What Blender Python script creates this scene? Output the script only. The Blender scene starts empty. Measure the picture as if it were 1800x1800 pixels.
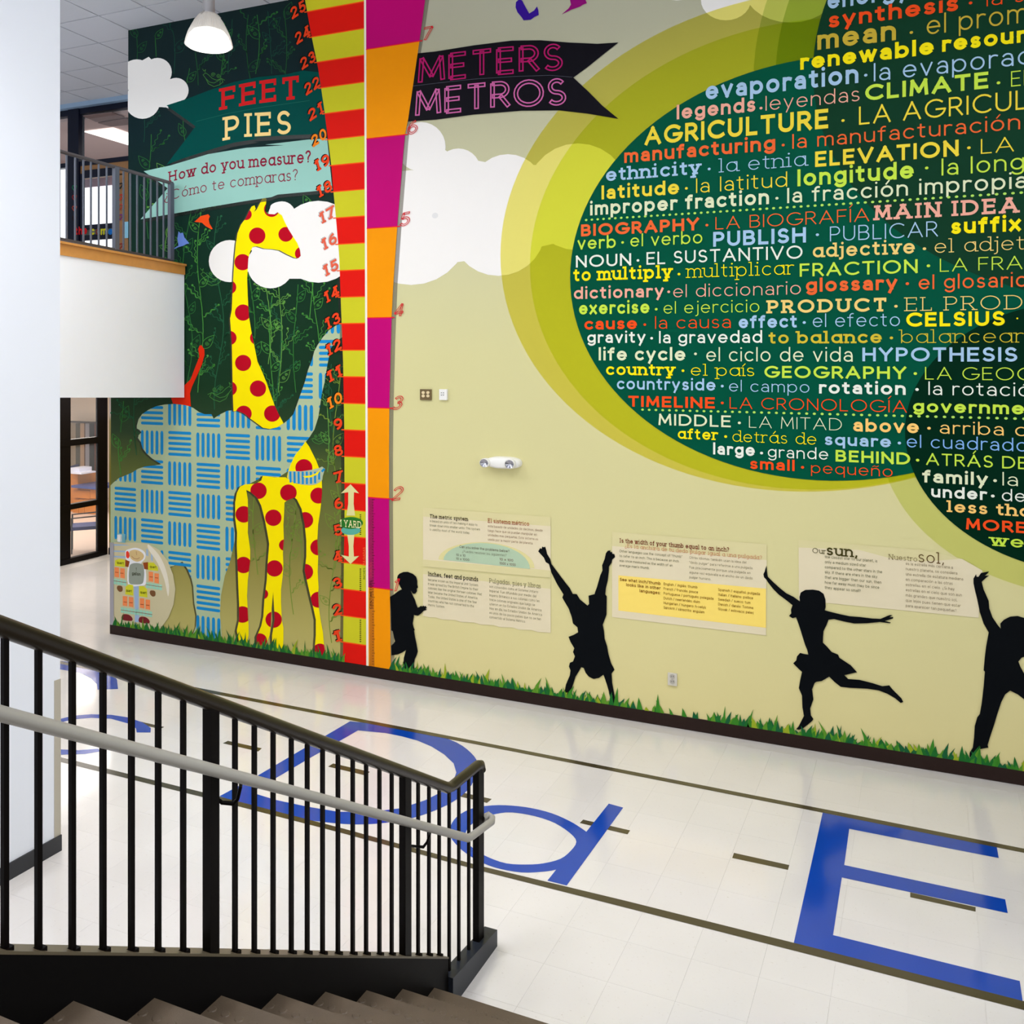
import bpy, bmesh, math, random
from mathutils import Vector, Matrix
from mathutils.geometry import delaunay_2d_cdt
random.seed(7)
PI = math.pi
SC = bpy.context.scene
COL = SC.collection

# ---------------------------------------------------------------- camera
# world: X runs along the mural wall, Y from the camera to the wall, Z up (floor = 0)
EYE = 3.6
DW = 8.8227            # distance camera - mural wall
AU = 19.8366
VX1, VX2, YH = -2770.0, 1626.0, 622.0
YAW = math.atan((VX2 - 900.0) / 1632.3)
cam = bpy.data.cameras.new('camera'); cam_o = bpy.data.objects.new('camera', cam); COL.objects.link(cam_o)
cam_o.location = (0, 0, EYE); cam_o.rotation_euler = (PI / 2, 0, YAW)
cam.sensor_width = 36; cam.lens = 1632.3 / 1800 * 36
cam.shift_x = 0; cam.shift_y = -(900 - YH) / 1800
cam.clip_start = 0.05; cam.clip_end = 200
SC.camera = cam_o
# ---------------------------------------------------------------- world, exposure, lights
w = bpy.data.worlds.new('world'); SC.world = w; w.use_nodes = True
w.node_tree.nodes['Background'].inputs[0].default_value = (0.86, 0.93, 1.0, 1)
w.node_tree.nodes['Background'].inputs[1].default_value = 0.42
SC.view_settings.view_transform = 'Standard'; SC.view_settings.look = 'None'
SC.view_settings.gamma = 1; SC.view_settings.use_curve_mapping = False
SC.view_settings.exposure = 0.13
SC.cycles.use_denoising = True
SC.cycles.max_bounces = 8; SC.cycles.transparent_max_bounces = 24
SC.cycles.sample_clamp_indirect = 6

def area(loc, rot, sx, sy, power, col=(1, 1, 1), shape='RECTANGLE', spread=PI):
    l = bpy.data.lights.new('area_light', 'AREA'); l.shape = shape; l.size = sx
    if shape in ('RECTANGLE', 'ELLIPSE'): l.size_y = sy
    l.energy = power; l.color = col; l.spread = spread
    o = bpy.data.objects.new('area_light', l); COL.objects.link(o); o.location = loc; o.rotation_euler = rot
    return o
# high-bay lamps of the hall (outside the frame), hanging at the height of the one in view
for lx, ly in ((-6.5, 4.4), (-2.6, 4.4), (1.3, 4.4), (-4.6, 0.8), (-0.6, 0.8)):
    area((lx, ly, 6.62), (0, 0, 0), 0.5, 0.5, 48, (1, 0.98, 0.95), 'DISK')
    area((lx, ly, 6.9), (PI, 0, 0), 0.4, 0.4, 105, (0.93, 0.96, 1), 'DISK')
# unseen panels added as fill: behind the stair and over the left corridor
area((-1.0, -4.5, 3.6), (math.radians(88), 0, 0), 11, 6, 190, (1, 0.99, 0.97))
area((-7.4, 5.4, 7.0), (0, 0, 0), 2.0, 2.5, 85, (0.95, 0.98, 1.0))
area((-4.4, 3.0, 6.9), (0, 0, 0), 1.0, 1.0, 30, (0.97, 0.98, 1.0), 'RECTANGLE', math.radians(110))  # unseen panel added to lift the floor beside the railing
for lx in (-7.5, -4.5, -1.5): area((lx, 6.2, 6.95), (0, 0, 0), 0.6, 0.6, 7, (1, 0.98, 0.96), 'RECTANGLE', math.radians(65))  # narrow unseen panels added to brighten the floor alone
# unseen panels: one added at right to brighten balcony, others over corridor and rooms
area((3.3, 1.2, 4.6), (0, math.radians(98), 0), 5, 7, 178, (0.95, 0.98, 1.0))
area((-10.5, 4.0, 7.0), (math.radians(30), 0, 0), 2.0, 2.0, 90, (0.95, 0.98, 1.0))
area((-12.2, 8.5, 2.9), (0, 0, 0), 1.6, 4.0, 90, (1, 0.96, 0.92))
area((-11.5, 11.6, 3.1), (0, 0, 0), 3.0, 1.0, 40, (1, 0.96, 0.92))
area((-16.0, 13.2, 2.95), (0, 0, 0), 3.0, 2.0, 150, (1, 0.93, 0.85))
area((-12.0, 13.0, 7.35), (0, 0, 0), 3.0, 1.5, 60, (1, 0.95, 0.93))

# ---------------------------------------------------------------- pixel <-> place helpers
def sc_at(x): return 157.3 * (x - VX1) / 3415.0        # px per metre on the mural wall
def W(x, y): return (AU * (x - VX2) / (x - VX1), EYE - (y - YH) / sc_at(x))
KW = 1.4633; KU = 3.2893
def F(x, y, z=0.0):                                     # point of a level surface at height z
    h = (EYE - z) / EYE
    return (KU * h * (x - VX2) / (y - YH), KW * h * (x - VX1) / (y - YH))
CA, SA = math.cos(YAW), math.sin(YAW)
def PZ(x, y, Z):                                        # point at view depth Z
    r = (x - 900) / 1632.3 * Z; h = EYE - (y - YH) / 1632.3 * Z
    return (-SA * Z + CA * r, CA * Z + SA * r, h)
def PU(x, y, u):                                        # point on the vertical plane X = u
    Z = u / (-SA + CA * (x - 900) / 1632.3); return PZ(x, y, Z)
def PW(x, y, wy):                                       # point on the vertical plane Y = wy
    Z = wy / (CA + SA * (x - 900) / 1632.3); return PZ(x, y, Z)

# ---------------------------------------------------------------- materials
def lin(c): c /= 255.0; return c / 12.92 if c <= 0.04045 else ((c + 0.055) / 1.055) ** 2.4
def rgb(c): return (lin(c[0]), lin(c[1]), lin(c[2]), 1)
MATS = {}
def mat(name, col, rough=0.5, metal=0.0, spec=0.5, noise=0, nscale=8.0, bump=0.0, bscale=60.0, emit=0, coat=0):
    if name in MATS: return MATS[name]
    m = bpy.data.materials.new(name); m.use_nodes = True; nt = m.node_tree
    b = nt.nodes['Principled BSDF']
    b.inputs['Base Color'].default_value = rgb(col); b.inputs['Roughness'].default_value = rough
    b.inputs['Metallic'].default_value = metal; b.inputs['Specular IOR Level'].default_value = spec
    b.inputs['Coat Weight'].default_value = coat
    tc = nt.nodes.new('ShaderNodeTexCoord')
    if noise:
        n = nt.nodes.new('ShaderNodeTexNoise'); n.inputs['Scale'].default_value = nscale; n.inputs['Detail'].default_value = 5
        nt.links.new(tc.outputs['Object'], n.inputs['Vector'])
        mx = nt.nodes.new('ShaderNodeMix'); mx.data_type = 'RGBA'
        a = rgb(col); mx.inputs[6].default_value = tuple(v * (1 - noise) for v in a[:3]) + (1,)
        mx.inputs[7].default_value = tuple(min(1, v * (1 + noise)) for v in a[:3]) + (1,)
        nt.links.new(n.outputs['Fac'], mx.inputs[0]); nt.links.new(mx.outputs[2], b.inputs['Base Color'])
    if bump:
        n2 = nt.nodes.new('ShaderNodeTexNoise'); n2.inputs['Scale'].default_value = bscale; n2.inputs['Detail'].default_value = 4
        nt.links.new(tc.outputs['Object'], n2.inputs['Vector'])
        bp = nt.nodes.new('ShaderNodeBump'); bp.inputs['Strength'].default_value = bump; bp.inputs['Distance'].default_value = 0.004
        nt.links.new(n2.outputs['Fac'], bp.inputs['Height']); nt.links.new(bp.outputs['Normal'], b.inputs['Normal'])
    if emit:
        b.inputs['Emission Color'].default_value = rgb(col); b.inputs['Emission Strength'].default_value = emit
    MATS[name] = m; return m
def ink(col):                                            # printed ink of the mural
    return mat('ink_%d_%d_%d' % tuple(col), col, 0.5, spec=0.03, noise=0.03, nscale=3)
def ramp_z(name, stops, rough=0.5, spec=0.07):           # colour that changes with height
    m = bpy.data.materials.new(name); m.use_nodes = True; nt = m.node_tree; b = nt.nodes['Principled BSDF']
    b.inputs['Roughness'].default_value = rough; b.inputs['Specular IOR Level'].default_value = spec
    g = nt.nodes.new('ShaderNodeNewGeometry'); s = nt.nodes.new('ShaderNodeSeparateXYZ')
    nt.links.new(g.outputs['Position'], s.inputs[0])
    d = nt.nodes.new('ShaderNodeMath'); d.operation = 'DIVIDE'; d.inputs[1].default_value = 8.0
    nt.links.new(s.outputs[2], d.inputs[0])
    r = nt.nodes.new('ShaderNodeValToRGB'); nt.links.new(d.outputs[0], r.inputs[0])
    e = r.color_ramp.elements
    while len(e) > 1: e.remove(e[-1])
    e[0].position = stops[0][0] / 8; e[0].color = rgb(stops[0][1])
    for z, c in stops[1:]:
        q = e.new(z / 8); q.color = rgb(c)
    nt.links.new(r.outputs[0], b.inputs['Base Color']); return m
def tint(name, col):                                     # clear coloured film printed over the wall
    m = bpy.data.materials.new(name); m.use_nodes = True; nt = m.node_tree; nt.nodes.clear()
    o = nt.nodes.new('ShaderNodeOutputMaterial'); t = nt.nodes.new('ShaderNodeBsdfTransparent')
    t.inputs[0].default_value = tuple(math.sqrt(v) for v in col) + (1,)
    nt.links.new(t.outputs[0], o.inputs[0]); return m
def veil(name, col, a):                                  # half-clear film
    m = bpy.data.materials.new(name); m.use_nodes = True; nt = m.node_tree; b = nt.nodes['Principled BSDF']
    b.inputs['Base Color'].default_value = rgb(col); b.inputs['Roughness'].default_value = 0.45
    b.inputs['Alpha'].default_value = a; return m
def glow(name, col, s):
    m = bpy.data.materials.new(name); m.use_nodes = True; nt = m.node_tree; nt.nodes.clear()
    o = nt.nodes.new('ShaderNodeOutputMaterial'); t = nt.nodes.new('ShaderNodeEmission')
    t.inputs[0].default_value = rgb(col); t.inputs[1].default_value = s
    nt.links.new(t.outputs[0], o.inputs[0]); return m

# ---------------------------------------------------------------- object helpers
WORLD = {}
def empty(name, loc=(0, 0, 0), parent=None, label=None, cat=None, group=None, kind=None):
    o = bpy.data.objects.new(name, None); COL.objects.link(o); o.empty_display_size = 0.2
    put(o, loc, parent); return meta(o, label, cat, group, kind)
def meta(o, label=None, cat=None, group=None, kind=None):
    if label: o['label'] = label
    if cat: o['category'] = cat
    if group: o['group'] = group
    if kind: o['kind'] = kind
    return o
def put(o, loc, parent):
    loc = Vector(loc)
    if parent is not None:
        o.parent = parent; o.location = loc - WORLD[parent.name]
    else: o.location = loc
    WORLD[o.name] = loc
def mk(name, V, Fc, m, parent=None, label=None, cat=None, group=None, kind=None, mi=None, smooth=False):
    """mesh object from world coordinates; its origin goes to the middle of its base"""
    n = len(V); c = Vector((sum(v[0] for v in V) / n, sum(v[1] for v in V) / n, min(v[2] for v in V)))
    me = bpy.data.meshes.new(name); me.from_pydata([(v[0] - c.x, v[1] - c.y, v[2] - c.z) for v in V], [], Fc)
    for q in (m if isinstance(m, (list, tuple)) else [m]): me.materials.append(q)
    if mi: me.polygons.foreach_set('material_index', mi)
    if smooth: me.polygons.foreach_set('use_smooth', [True] * len(me.polygons))
    me.update()
    o = bpy.data.objects.new(name, me); COL.objects.link(o); put(o, c, parent)
    return meta(o, label, cat, group, kind)
class MB:
    def __init__(s): s.V = []; s.F = []; s.M = []
    def add(s, V, Fc, mi=0):
        b = len(s.V); s.V += [tuple(v) for v in V]; s.F += [tuple(i + b for i in f) for f in Fc]; s.M += [mi] * len(Fc); return s
    def box(s, a, b, mi=0):
        x0, y0, z0 = a; x1, y1, z1 = b
        x0, x1 = min(x0, x1), max(x0, x1); y0, y1 = min(y0, y1), max(y0, y1); z0, z1 = min(z0, z1), max(z0, z1)
        return s.add([(x0, y0, z0), (x1, y0, z0), (x1, y1, z0), (x0, y1, z0), (x0, y0, z1), (x1, y0, z1), (x1, y1, z1), (x0, y1, z1)],
                     [(0, 3, 2, 1), (4, 5, 6, 7), (0, 1, 5, 4), (1, 2, 6, 5), (2, 3, 7, 6), (3, 0, 4, 7)], mi)
    def prism(s, pts, d, mi=0):                          # planar polygon pts (3-D) pushed by vector d
        n = len(pts); d = Vector(d); A = [tuple(p) for p in pts]; B = [tuple(Vector(p) + d) for p in pts]
        return s.add(A + B, [tuple(range(n))[::-1], tuple(range(n, 2 * n))] + [(i, (i + 1) % n, n + (i + 1) % n, n + i) for i in range(n)], mi)
    def tube(s, pts, r, seg=12, mi=0, cap=True):
        P = [Vector(p) for p in pts]; n = len(P); R = r if isinstance(r, (list, tuple)) else [r] * n
        up = Vector((0, 0, 1)); rings = []
        for i in range(n):
            t = (P[min(i + 1, n - 1)] - P[max(i - 1, 0)]).normalized()
            a = t.cross(up)
            if a.length < 1e-3: a = Vector((1, 0, 0)) if i == 0 else rings_a
            a.normalize(); rings_a = a; b = t.cross(a)
            k = 1.0
            if 0 < i < n - 1:
                c = (P[i] - P[i - 1]).normalized().dot((P[i + 1] - P[i]).normalized()); k = 1 / max(0.6, math.sqrt((1 + c) / 2))
            rings.append([P[i] + (a * math.cos(q) + b * math.sin(q) * k) * R[i] for q in (2 * PI * j / seg for j in range(seg))])
        V = [v for g in rings for v in g]; Fc = []
        for i in range(n - 1):
            for j in range(seg):
                k2 = (j + 1) % seg; Fc.append((i * seg + j, i * seg + k2, (i + 1) * seg + k2, (i + 1) * seg + j))
        if cap: Fc += [tuple(range(seg)), tuple(range((n - 1) * seg, n * seg))[::-1]]
        return s.add(V, Fc, mi)
    def lathe(s, prof, c, seg=32, mi=0, rib=0.0, ax=(1, 1)):     # prof: (r, z) from top to bottom
        V = []
        for r, z in prof:
            for j in range(seg):
                q = 2 * PI * j / seg; rr = r * (1 + (rib if j % 2 else 0))
                V.append((c[0] + rr * math.cos(q) * ax[0], c[1] + rr * math.sin(q) * ax[1], c[2] + z))
        Fc = []
        for i in range(len(prof) - 1):
            for j in range(seg):
                k = (j + 1) % seg; Fc.append((i * seg + j, (i + 1) * seg + j, (i + 1) * seg + k, i * seg + k))
        return s.add(V, Fc, mi)
    def out(s, name, m, parent=None, **k):
        smooth = k.pop('smooth', False)
        return mk(name, s.V, s.F, m, parent, mi=s.M if isinstance(m, (list, tuple)) else None, smooth=smooth, **k)

# ---------------------------------------------------------------- flat shapes on wall / floor
def pip(p, poly):
    x, y = p; r = False; j = len(poly) - 1
    for i in range(len(poly)):
        xi, yi = poly[i]; xj, yj = poly[j]
        if (yi > y) != (yj > y) and x < (xj - xi) * (y - yi) / (yj - yi) + xi: r = not r
        j = i
    return r
def region(inc, exc=(), union=False):
    """triangles of the intersection (or union) of polygons inc without polygons exc"""
    pts = []; edges = []
    for poly in list(inc) + list(exc):
        b = len(pts); n = len(poly); pts += [Vector(p) for p in poly]; edges += [(b + i, b + (i + 1) % n) for i in range(n)]
    v, e, f, *_ = delaunay_2d_cdt(pts, edges, [], 0, 1e-6)
    out = []
    for t in f:
        c = (sum(v[i][0] for i in t) / len(t), sum(v[i][1] for i in t) / len(t))
        a = [pip(c, q) for q in inc]
        if (any(a) if union else all(a)) and not any(pip(c, q) for q in exc): out.append(t)
    used = sorted({i for t in out for i in t}); ix = {u: k for k, u in enumerate(used)}
    return [tuple(v[i]) for i in used], [tuple(ix[i] for i in t) for t in out]
def smooth_poly(P, n=3):                                 # closed Catmull-Rom
    out = []; N = len(P)
    for i in range(N):
        p0, p1, p2, p3 = P[i - 1], P[i], P[(i + 1) % N], P[(i + 2) % N]
        for k in range(n):
            t = k / n
            out.append(tuple(0.5 * (2 * p1[j] + (p2[j] - p0[j]) * t + (2 * p0[j] - 5 * p1[j] + 4 * p2[j] - p3[j]) * t * t + (3 * p1[j] - p0[j] - 3 * p2[j] + p3[j]) * t ** 3) for j in (0, 1)))
    return out
def Zm(ox, oy, s, P): return [(ox + x / s, oy + y / s) for x, y in P]
def disc(x, y, rx, ry=None, n=28, a0=0, a1=2 * PI):
    ry = ry or rx; full = abs(a1 - a0 - 2 * PI) < 1e-6
    return [(x + rx * math.cos(a0 + (a1 - a0) * i / (n if full else n - 1)), y + ry * math.sin(a0 + (a1 - a0) * i / (n if full else n - 1))) for i in range(n)]
LAY = 0.0012
def wallv(p, layer):
    u, z = W(*p); return (u, DW - layer * LAY, z)
def wshape(name, inc, m, parent, layer, exc=(), union=False, raw=False, **k):
    V, T = region(inc, exc, union)
    if not T: return None
    if raw: V3 = [(p[0], DW - layer * LAY, p[1]) for p in V]
    else: V3 = [wallv(p, layer) for p in V]
    return mk(name, V3, T, m, parent, **k)
def fshape(name, inc, m, parent, h=0.001, exc=(), **k):
    V, T = region(inc, exc)
    return mk(name, [F(*p) + (h,) for p in V], T, m, parent, **k)

# ---------------------------------------------------------------- stroke lettering
def arc(cx, cy, rx, ry, a0, a1, n=None):
    n = n or max(4, int(abs(a1 - a0) / 18) + 1)
    return [(cx + rx * math.cos(math.radians(a0 + (a1 - a0) * i / n)), cy + ry * math.sin(math.radians(a0 + (a1 - a0) * i / n))) for i in range(n + 1)]
X = 0.7
O_ = arc(.31, .35, .31, .35, 90, 450)
def arch(x0, w): return [(x0, 0)] and arc(x0 + w / 2, X - w / 2, w / 2, w / 2, 180, 0) + [(x0 + w, 0)]
G = {
 'A': (.84, [[(0, 0), (.42, 1)], [(.42, 1), (.84, 0)], [(.15, .33), (.69, .33)]]),
 'B': (.62, [[(0, 0), (0, 1)], [(0, 1), (.33, 1)] + arc(.33, .76, .24, .24, 80, -90) + [(0, .52)], [(0, .52), (.35, .52)] + arc(.35, .26, .27, .26, 80, -90) + [(0, 0)]]),
 'C': (.84, [arc(.5, .5, .5, .5, 48, 312)]), 'D': (.8, [[(0, 0), (0, 1)], [(0, 1), (.3, 1)] + arc(.3, .5, .5, .5, 80, -90) + [(0, 0)]]),
 'E': (.54, [[(0, 0), (0, 1)], [(0, 1), (.54, 1)], [(0, .52), (.48, .52)], [(0, 0), (.54, 0)]]),
 'F': (.52, [[(0, 0), (0, 1)], [(0, 1), (.52, 1)], [(0, .5), (.46, .5)]]),
 'G': (.94, [arc(.5, .5, .5, .5, 48, 352), [(.97, .44), (.56, .44)]]),
 'H': (.7, [[(0, 0), (0, 1)], [(.7, 0), (.7, 1)], [(0, .52), (.7, .52)]]), 'I': (0.0, [[(0, 0), (0, 1)]]),
 'J': (.4, [[(.4, 1), (.4, .25)] + arc(.2, .25, .2, .25, 0, -160)]),
 'K': (.62, [[(0, 0), (0, 1)], [(.6, 1), (.02, .42)], [(.2, .58), (.64, 0)]]),
 'L': (.48, [[(0, 0), (0, 1)], [(0, 0), (.48, 0)]]),
 'M': (.84, [[(0, 0), (.06, 1)], [(.06, 1), (.42, .2)], [(.42, .2), (.78, 1)], [(.78, 1), (.84, 0)]]),
 'N': (.7, [[(0, 0), (0, 1)], [(0, 1), (.7, 0)], [(.7, 0), (.7, 1)]]), 'O': (1.0, [arc(.5, .5, .5, .5, 90, 450)]),
 'P': (.58, [[(0, 0), (0, 1)], [(0, 1), (.3, 1)] + arc(.3, .72, .28, .28, 80, -90) + [(0, .44)]]),
 'Q': (1.0, [arc(.5, .5, .5, .5, 90, 450), [(.62, .28), (.95, -.02)]]),
 'R': (.6, [[(0, 0), (0, 1)], [(0, 1), (.3, 1)] + arc(.3, .73, .27, .27, 80, -90) + [(0, .46)], [(.3, .46), (.62, 0)]]),
 'S': (.56, [arc(.28, .745, .25, .255, 35, 270) + arc(.28, .25, .28, .24, 80, -145)]),
 'T': (.64, [[(0, 1), (.64, 1)], [(.32, 0), (.32, 1)]]),
 'U': (.68, [[(0, 1), (0, .34)] + arc(.34, .34, .34, .34, 180, 360) + [(.68, 1)]]),
 'V': (.8, [[(0, 1), (.4, 0)], [(.4, 0), (.8, 1)]]), 'W': (1.2, [[(0, 1), (.3, 0)], [(.3, 0), (.6, 1)], [(.6, 1), (.9, 0)], [(.9, 0), (1.2, 1)]]),
 'X': (.68, [[(0, 0), (.68, 1)], [(0, 1), (.68, 0)]]), 'Y': (.72, [[(0, 1), (.36, .45)], [(.72, 1), (.36, .45)], [(.36, .45), (.36, 0)]]),
 'Z': (.62, [[(0, 1), (.62, 1)], [(.62, 1), (0, 0)], [(0, 0), (.62, 0)]]),
 'a': (.5, [arc(.26, .5, .22, .2, 155, 30) + [(.5, .4), (.5, 0)], arc(.25, .2, .25, .2, 60, 400)]),
 '@': (.62, [O_, [(.62, 0), (.62, X)]]),
 'b': (.62, [O_, [(0, 0), (0, 1.03)]]), 'c': (.54, [arc(.31, .35, .31, .35, 48, 312)]), 'd': (.62, [O_, [(.62, 0), (.62, 1.03)]]),
 'e': (.62, [[(0, .36), (.61, .36)], arc(.31, .35, .31, .35, 0, 318)]),
 'f': (.34, [[(.12, 0), (.12, .82)] + arc(.3, .82, .18, .2, 170, 75), [(-.04, X), (.32, X)]]),
 'g': (.6, [arc(.3, .37, .3, .33, 90, 450), [(.6, X), (.6, -.05)] + arc(.31, -.05, .29, .24, 0, -150)]),
 'h': (.54, [[(0, 0), (0, 1.03)], arch(0, .54)]), 'i': (0.0, [[(0, 0), (0, X)], '.i']), 'j': (.12, [[(.12, X), (.12, -.1)] + arc(-.04, -.1, .16, .17, -10, -90), '.j']),
 'k': (.5, [[(0, 0), (0, 1.03)], [(.48, X), (.02, .28)], [(.17, .42), (.52, 0)]]), 'l': (0.0, [[(0, 0), (0, 1.03)]]),
 'm': (.9, [[(0, 0), (0, X)], arch(0, .45), arch(.45, .45)]), 'n': (.54, [[(0, 0), (0, X)], arch(0, .54)]), 'o': (.62, [O_]),
 'p': (.62, [O_, [(0, -.3), (0, X)]]), 'q': (.62, [O_, [(.62, -.3), (.62, X)]]),
 'r': (.32, [[(0, 0), (0, X)], arc(.24, .46, .24, .24, 180, 60)]),
 's': (.42, [arc(.21, .52, .19, .18, 35, 270) + arc(.21, .17, .21, .17, 80, -145)]),
 't': (.34, [[(.12, .92), (.12, .17)] + arc(.27, .17, .15, .17, 190, 290), [(-.03, X), (.32, X)]]),
 'u': (.54, [[(0, X), (0, .27)] + arc(.27, .27, .27, .27, 180, 360), [(.54, 0), (.54, X)]]),
 'v': (.54, [[(0, X), (.27, 0)], [(.27, 0), (.54, X)]]), 'w': (.86, [[(0, X), (.22, 0)], [(.22, 0), (.43, X)], [(.43, X), (.64, 0)], [(.64, 0), (.86, X)]]),
 'x': (.5, [[(0, 0), (.5, X)], [(0, X), (.5, 0)]]), 'y': (.54, [[(0, X), (.27, 0)], [(.54, X), (.14, -.3)]]),
 'z': (.46, [[(0, X), (.46, X)], [(.46, X), (0, 0)], [(0, 0), (.46, 0)]]),
 '0': (.6, [arc(.3, .5, .3, .5, 90, 450)]), '1': (.24, [[(.2, 0), (.2, 1)], [(.2, 1), (0, .8)]]),
 '2': (.56, [arc(.28, .72, .28, .28, 165, -25) + [(0, 0)], [(0, 0), (.56, 0)]]),
 '3': (.54, [arc(.26, .76, .24, .24, 150, -85), arc(.26, .27, .28, .26, 85, -150)]),
 '4': (.6, [[(.44, 0), (.44, 1)], [(.44, 1), (0, .28)], [(0, .28), (.6, .28)]]),
 '5': (.54, [[(.5, 1), (.1, 1)], [(.1, 1), (.06, .55)], arc(.26, .31, .28, .31, 130, -150)]),
 '6': (.58, [arc(.29, .31, .29, .31, 90, 450), arc(.5, .4, .5, .6, 100, 185)]),
 '7': (.54, [[(0, 1), (.54, 1)], [(.54, 1), (.18, 0)]]), '8': (.56, [arc(.28, .76, .24, .24, 90, 450), arc(.28, .27, .28, .27, 90, 450)]),
 '9': (.58, [arc(.29, .69, .29, .31, 90, 450), arc(.08, .6, .5, .6, 5, -80)]),
 '·': (.0, ['.m']), '.': (.0, ['.b']), ',': (.05, [[(.05, .06), (0, -.14)]]), ':': (.0, ['.b', '.u']), '/': (.4, [[(0, -.05), (.4, 1.05)]]),
 '?': (.46, [arc(.23, .77, .23, .23, 160, -60) + [(.23, .4), (.23, .28)], '.q']), '¿': (.46, [arc(.23, -.02, .23, .23, -20, -240) + [(.23, .36), (.23, .45)], '.v']),
 '"': (.18, [[(0, .98), (0, .74)], [(.18, .98), (.18, .74)]]), "'": (0, [[(0, .98), (0, .74)]]), '-': (.3, [[(0, .36), (.3, .36)]]), '!': (0, [[(0, .3), (0, 1)], '.b']),
}
ACC = {'á': 'a', 'é': 'e', 'í': 'i', 'ó': 'o', 'ú': 'u', 'ñ': 'n', 'Á': 'A', 'É': 'E', 'Í': 'I', 'Ó': 'O', 'Ñ': 'N'}
DOT = {'.i': (0, .93), '.j': (.12, .93), '.m': (0, .42), '.b': (0, .05), '.u': (0, .6), '.q': (.23, .03), '.v': (.23, .75)}

def ribbon(P, w, out, cap='sq'):
    """flat ribbon of width w along P -> list of quads (4 points each)"""
    if len(P) < 2: return
    # split at sharp corners
    runs = [[P[0]]]
    for i in range(1, len(P)):
        runs[-1].append(P[i])
        if i < len(P) - 1:
            a = math.atan2(P[i][1] - P[i - 1][1], P[i][0] - P[i - 1][0]); b = math.atan2(P[i + 1][1] - P[i][1], P[i + 1][0] - P[i][0])
            d = abs((b - a + PI) % (2 * PI) - PI)
            if d > 0.75: runs.append([P[i]])
    closed = abs(P[0][0] - P[-1][0]) + abs(P[0][1] - P[-1][1]) < 1e-6
    for R in runs:
        n = len(R)
        if n < 2: continue
        T = []
        for i in range(n - 1):
            dx, dy = R[i + 1][0] - R[i][0], R[i + 1][1] - R[i][1]; L = math.hypot(dx, dy) or 1e-9; T.append((dx / L, dy / L))
        loop = closed and len(runs) == 1
        side = []
        for i in range(n):
            a = T[i - 1] if i > 0 else (T[-1] if loop else T[0]); b = T[i] if i < n - 1 else (T[0] if loop else T[-1])
            tx, ty = a[0] + b[0], a[1] + b[1]; L = math.hypot(tx, ty) or 1e-9; tx /= L; ty /= L
            k = 1 / max(.6, tx * a[0] + ty * a[1]); x, y = R[i]
            if not loop and cap == 'sq':
                if i == 0: x -= T[0][0] * w / 2; y -= T[0][1] * w / 2
                if i == n - 1: x += T[-1][0] * w / 2; y += T[-1][1] * w / 2
            side.append(((x - ty * w / 2 * k, y + tx * w / 2 * k), (x + ty * w / 2 * k, y - tx * w / 2 * k)))
        for i in range(n - 1): out.append((side[i][0], side[i][1], side[i + 1][1], side[i + 1][0]))
def offset(P, d):
    n = len(P); o = []
    closed = abs(P[0][0] - P[-1][0]) + abs(P[0][1] - P[-1][1]) < 1e-6
    for i in range(n):
        a = P[i - 1] if i > 0 else (P[-2] if closed else P[0]); b = P[i + 1] if i < n - 1 else (P[1] if closed else P[-1])
        dx, dy = b[0] - a[0], b[1] - a[1]; L = math.hypot(dx, dy) or 1e-9; o.append((P[i][0] - dy / L * d, P[i][1] + dx / L * d))
    return o
GC = {}
def glyphs(text, wt=.1, slab=False, mode='solid', track=0.2):
    """outline triangles of a line of lettering, cap height 1; returns faces, total width, end x of each character"""
    res = []; x = 0.0; ends = []
    for ch in text:
        if ch == ' ': x += .36 + track * .5; ends.append(x); continue
        key = (ch, round(wt, 3), slab, mode)
        if key not in GC:
            q, w_, _ = glyph_quads(ch, wt, slab, mode)
            V, T = region([list(p) for p in q], (), True)
            GC[key] = ([tuple(V[i] for i in t) for t in T], w_)
        tr, w_ = GC[key]
        res += [tuple((p[0] + x, p[1]) for p in t) for t in tr]
        tk_ = track + (.1 if slab and ch.isupper() else 0)
        x += w_ + tk_; ends.append(x - tk_)
    return res, ends[-1], ends
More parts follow.
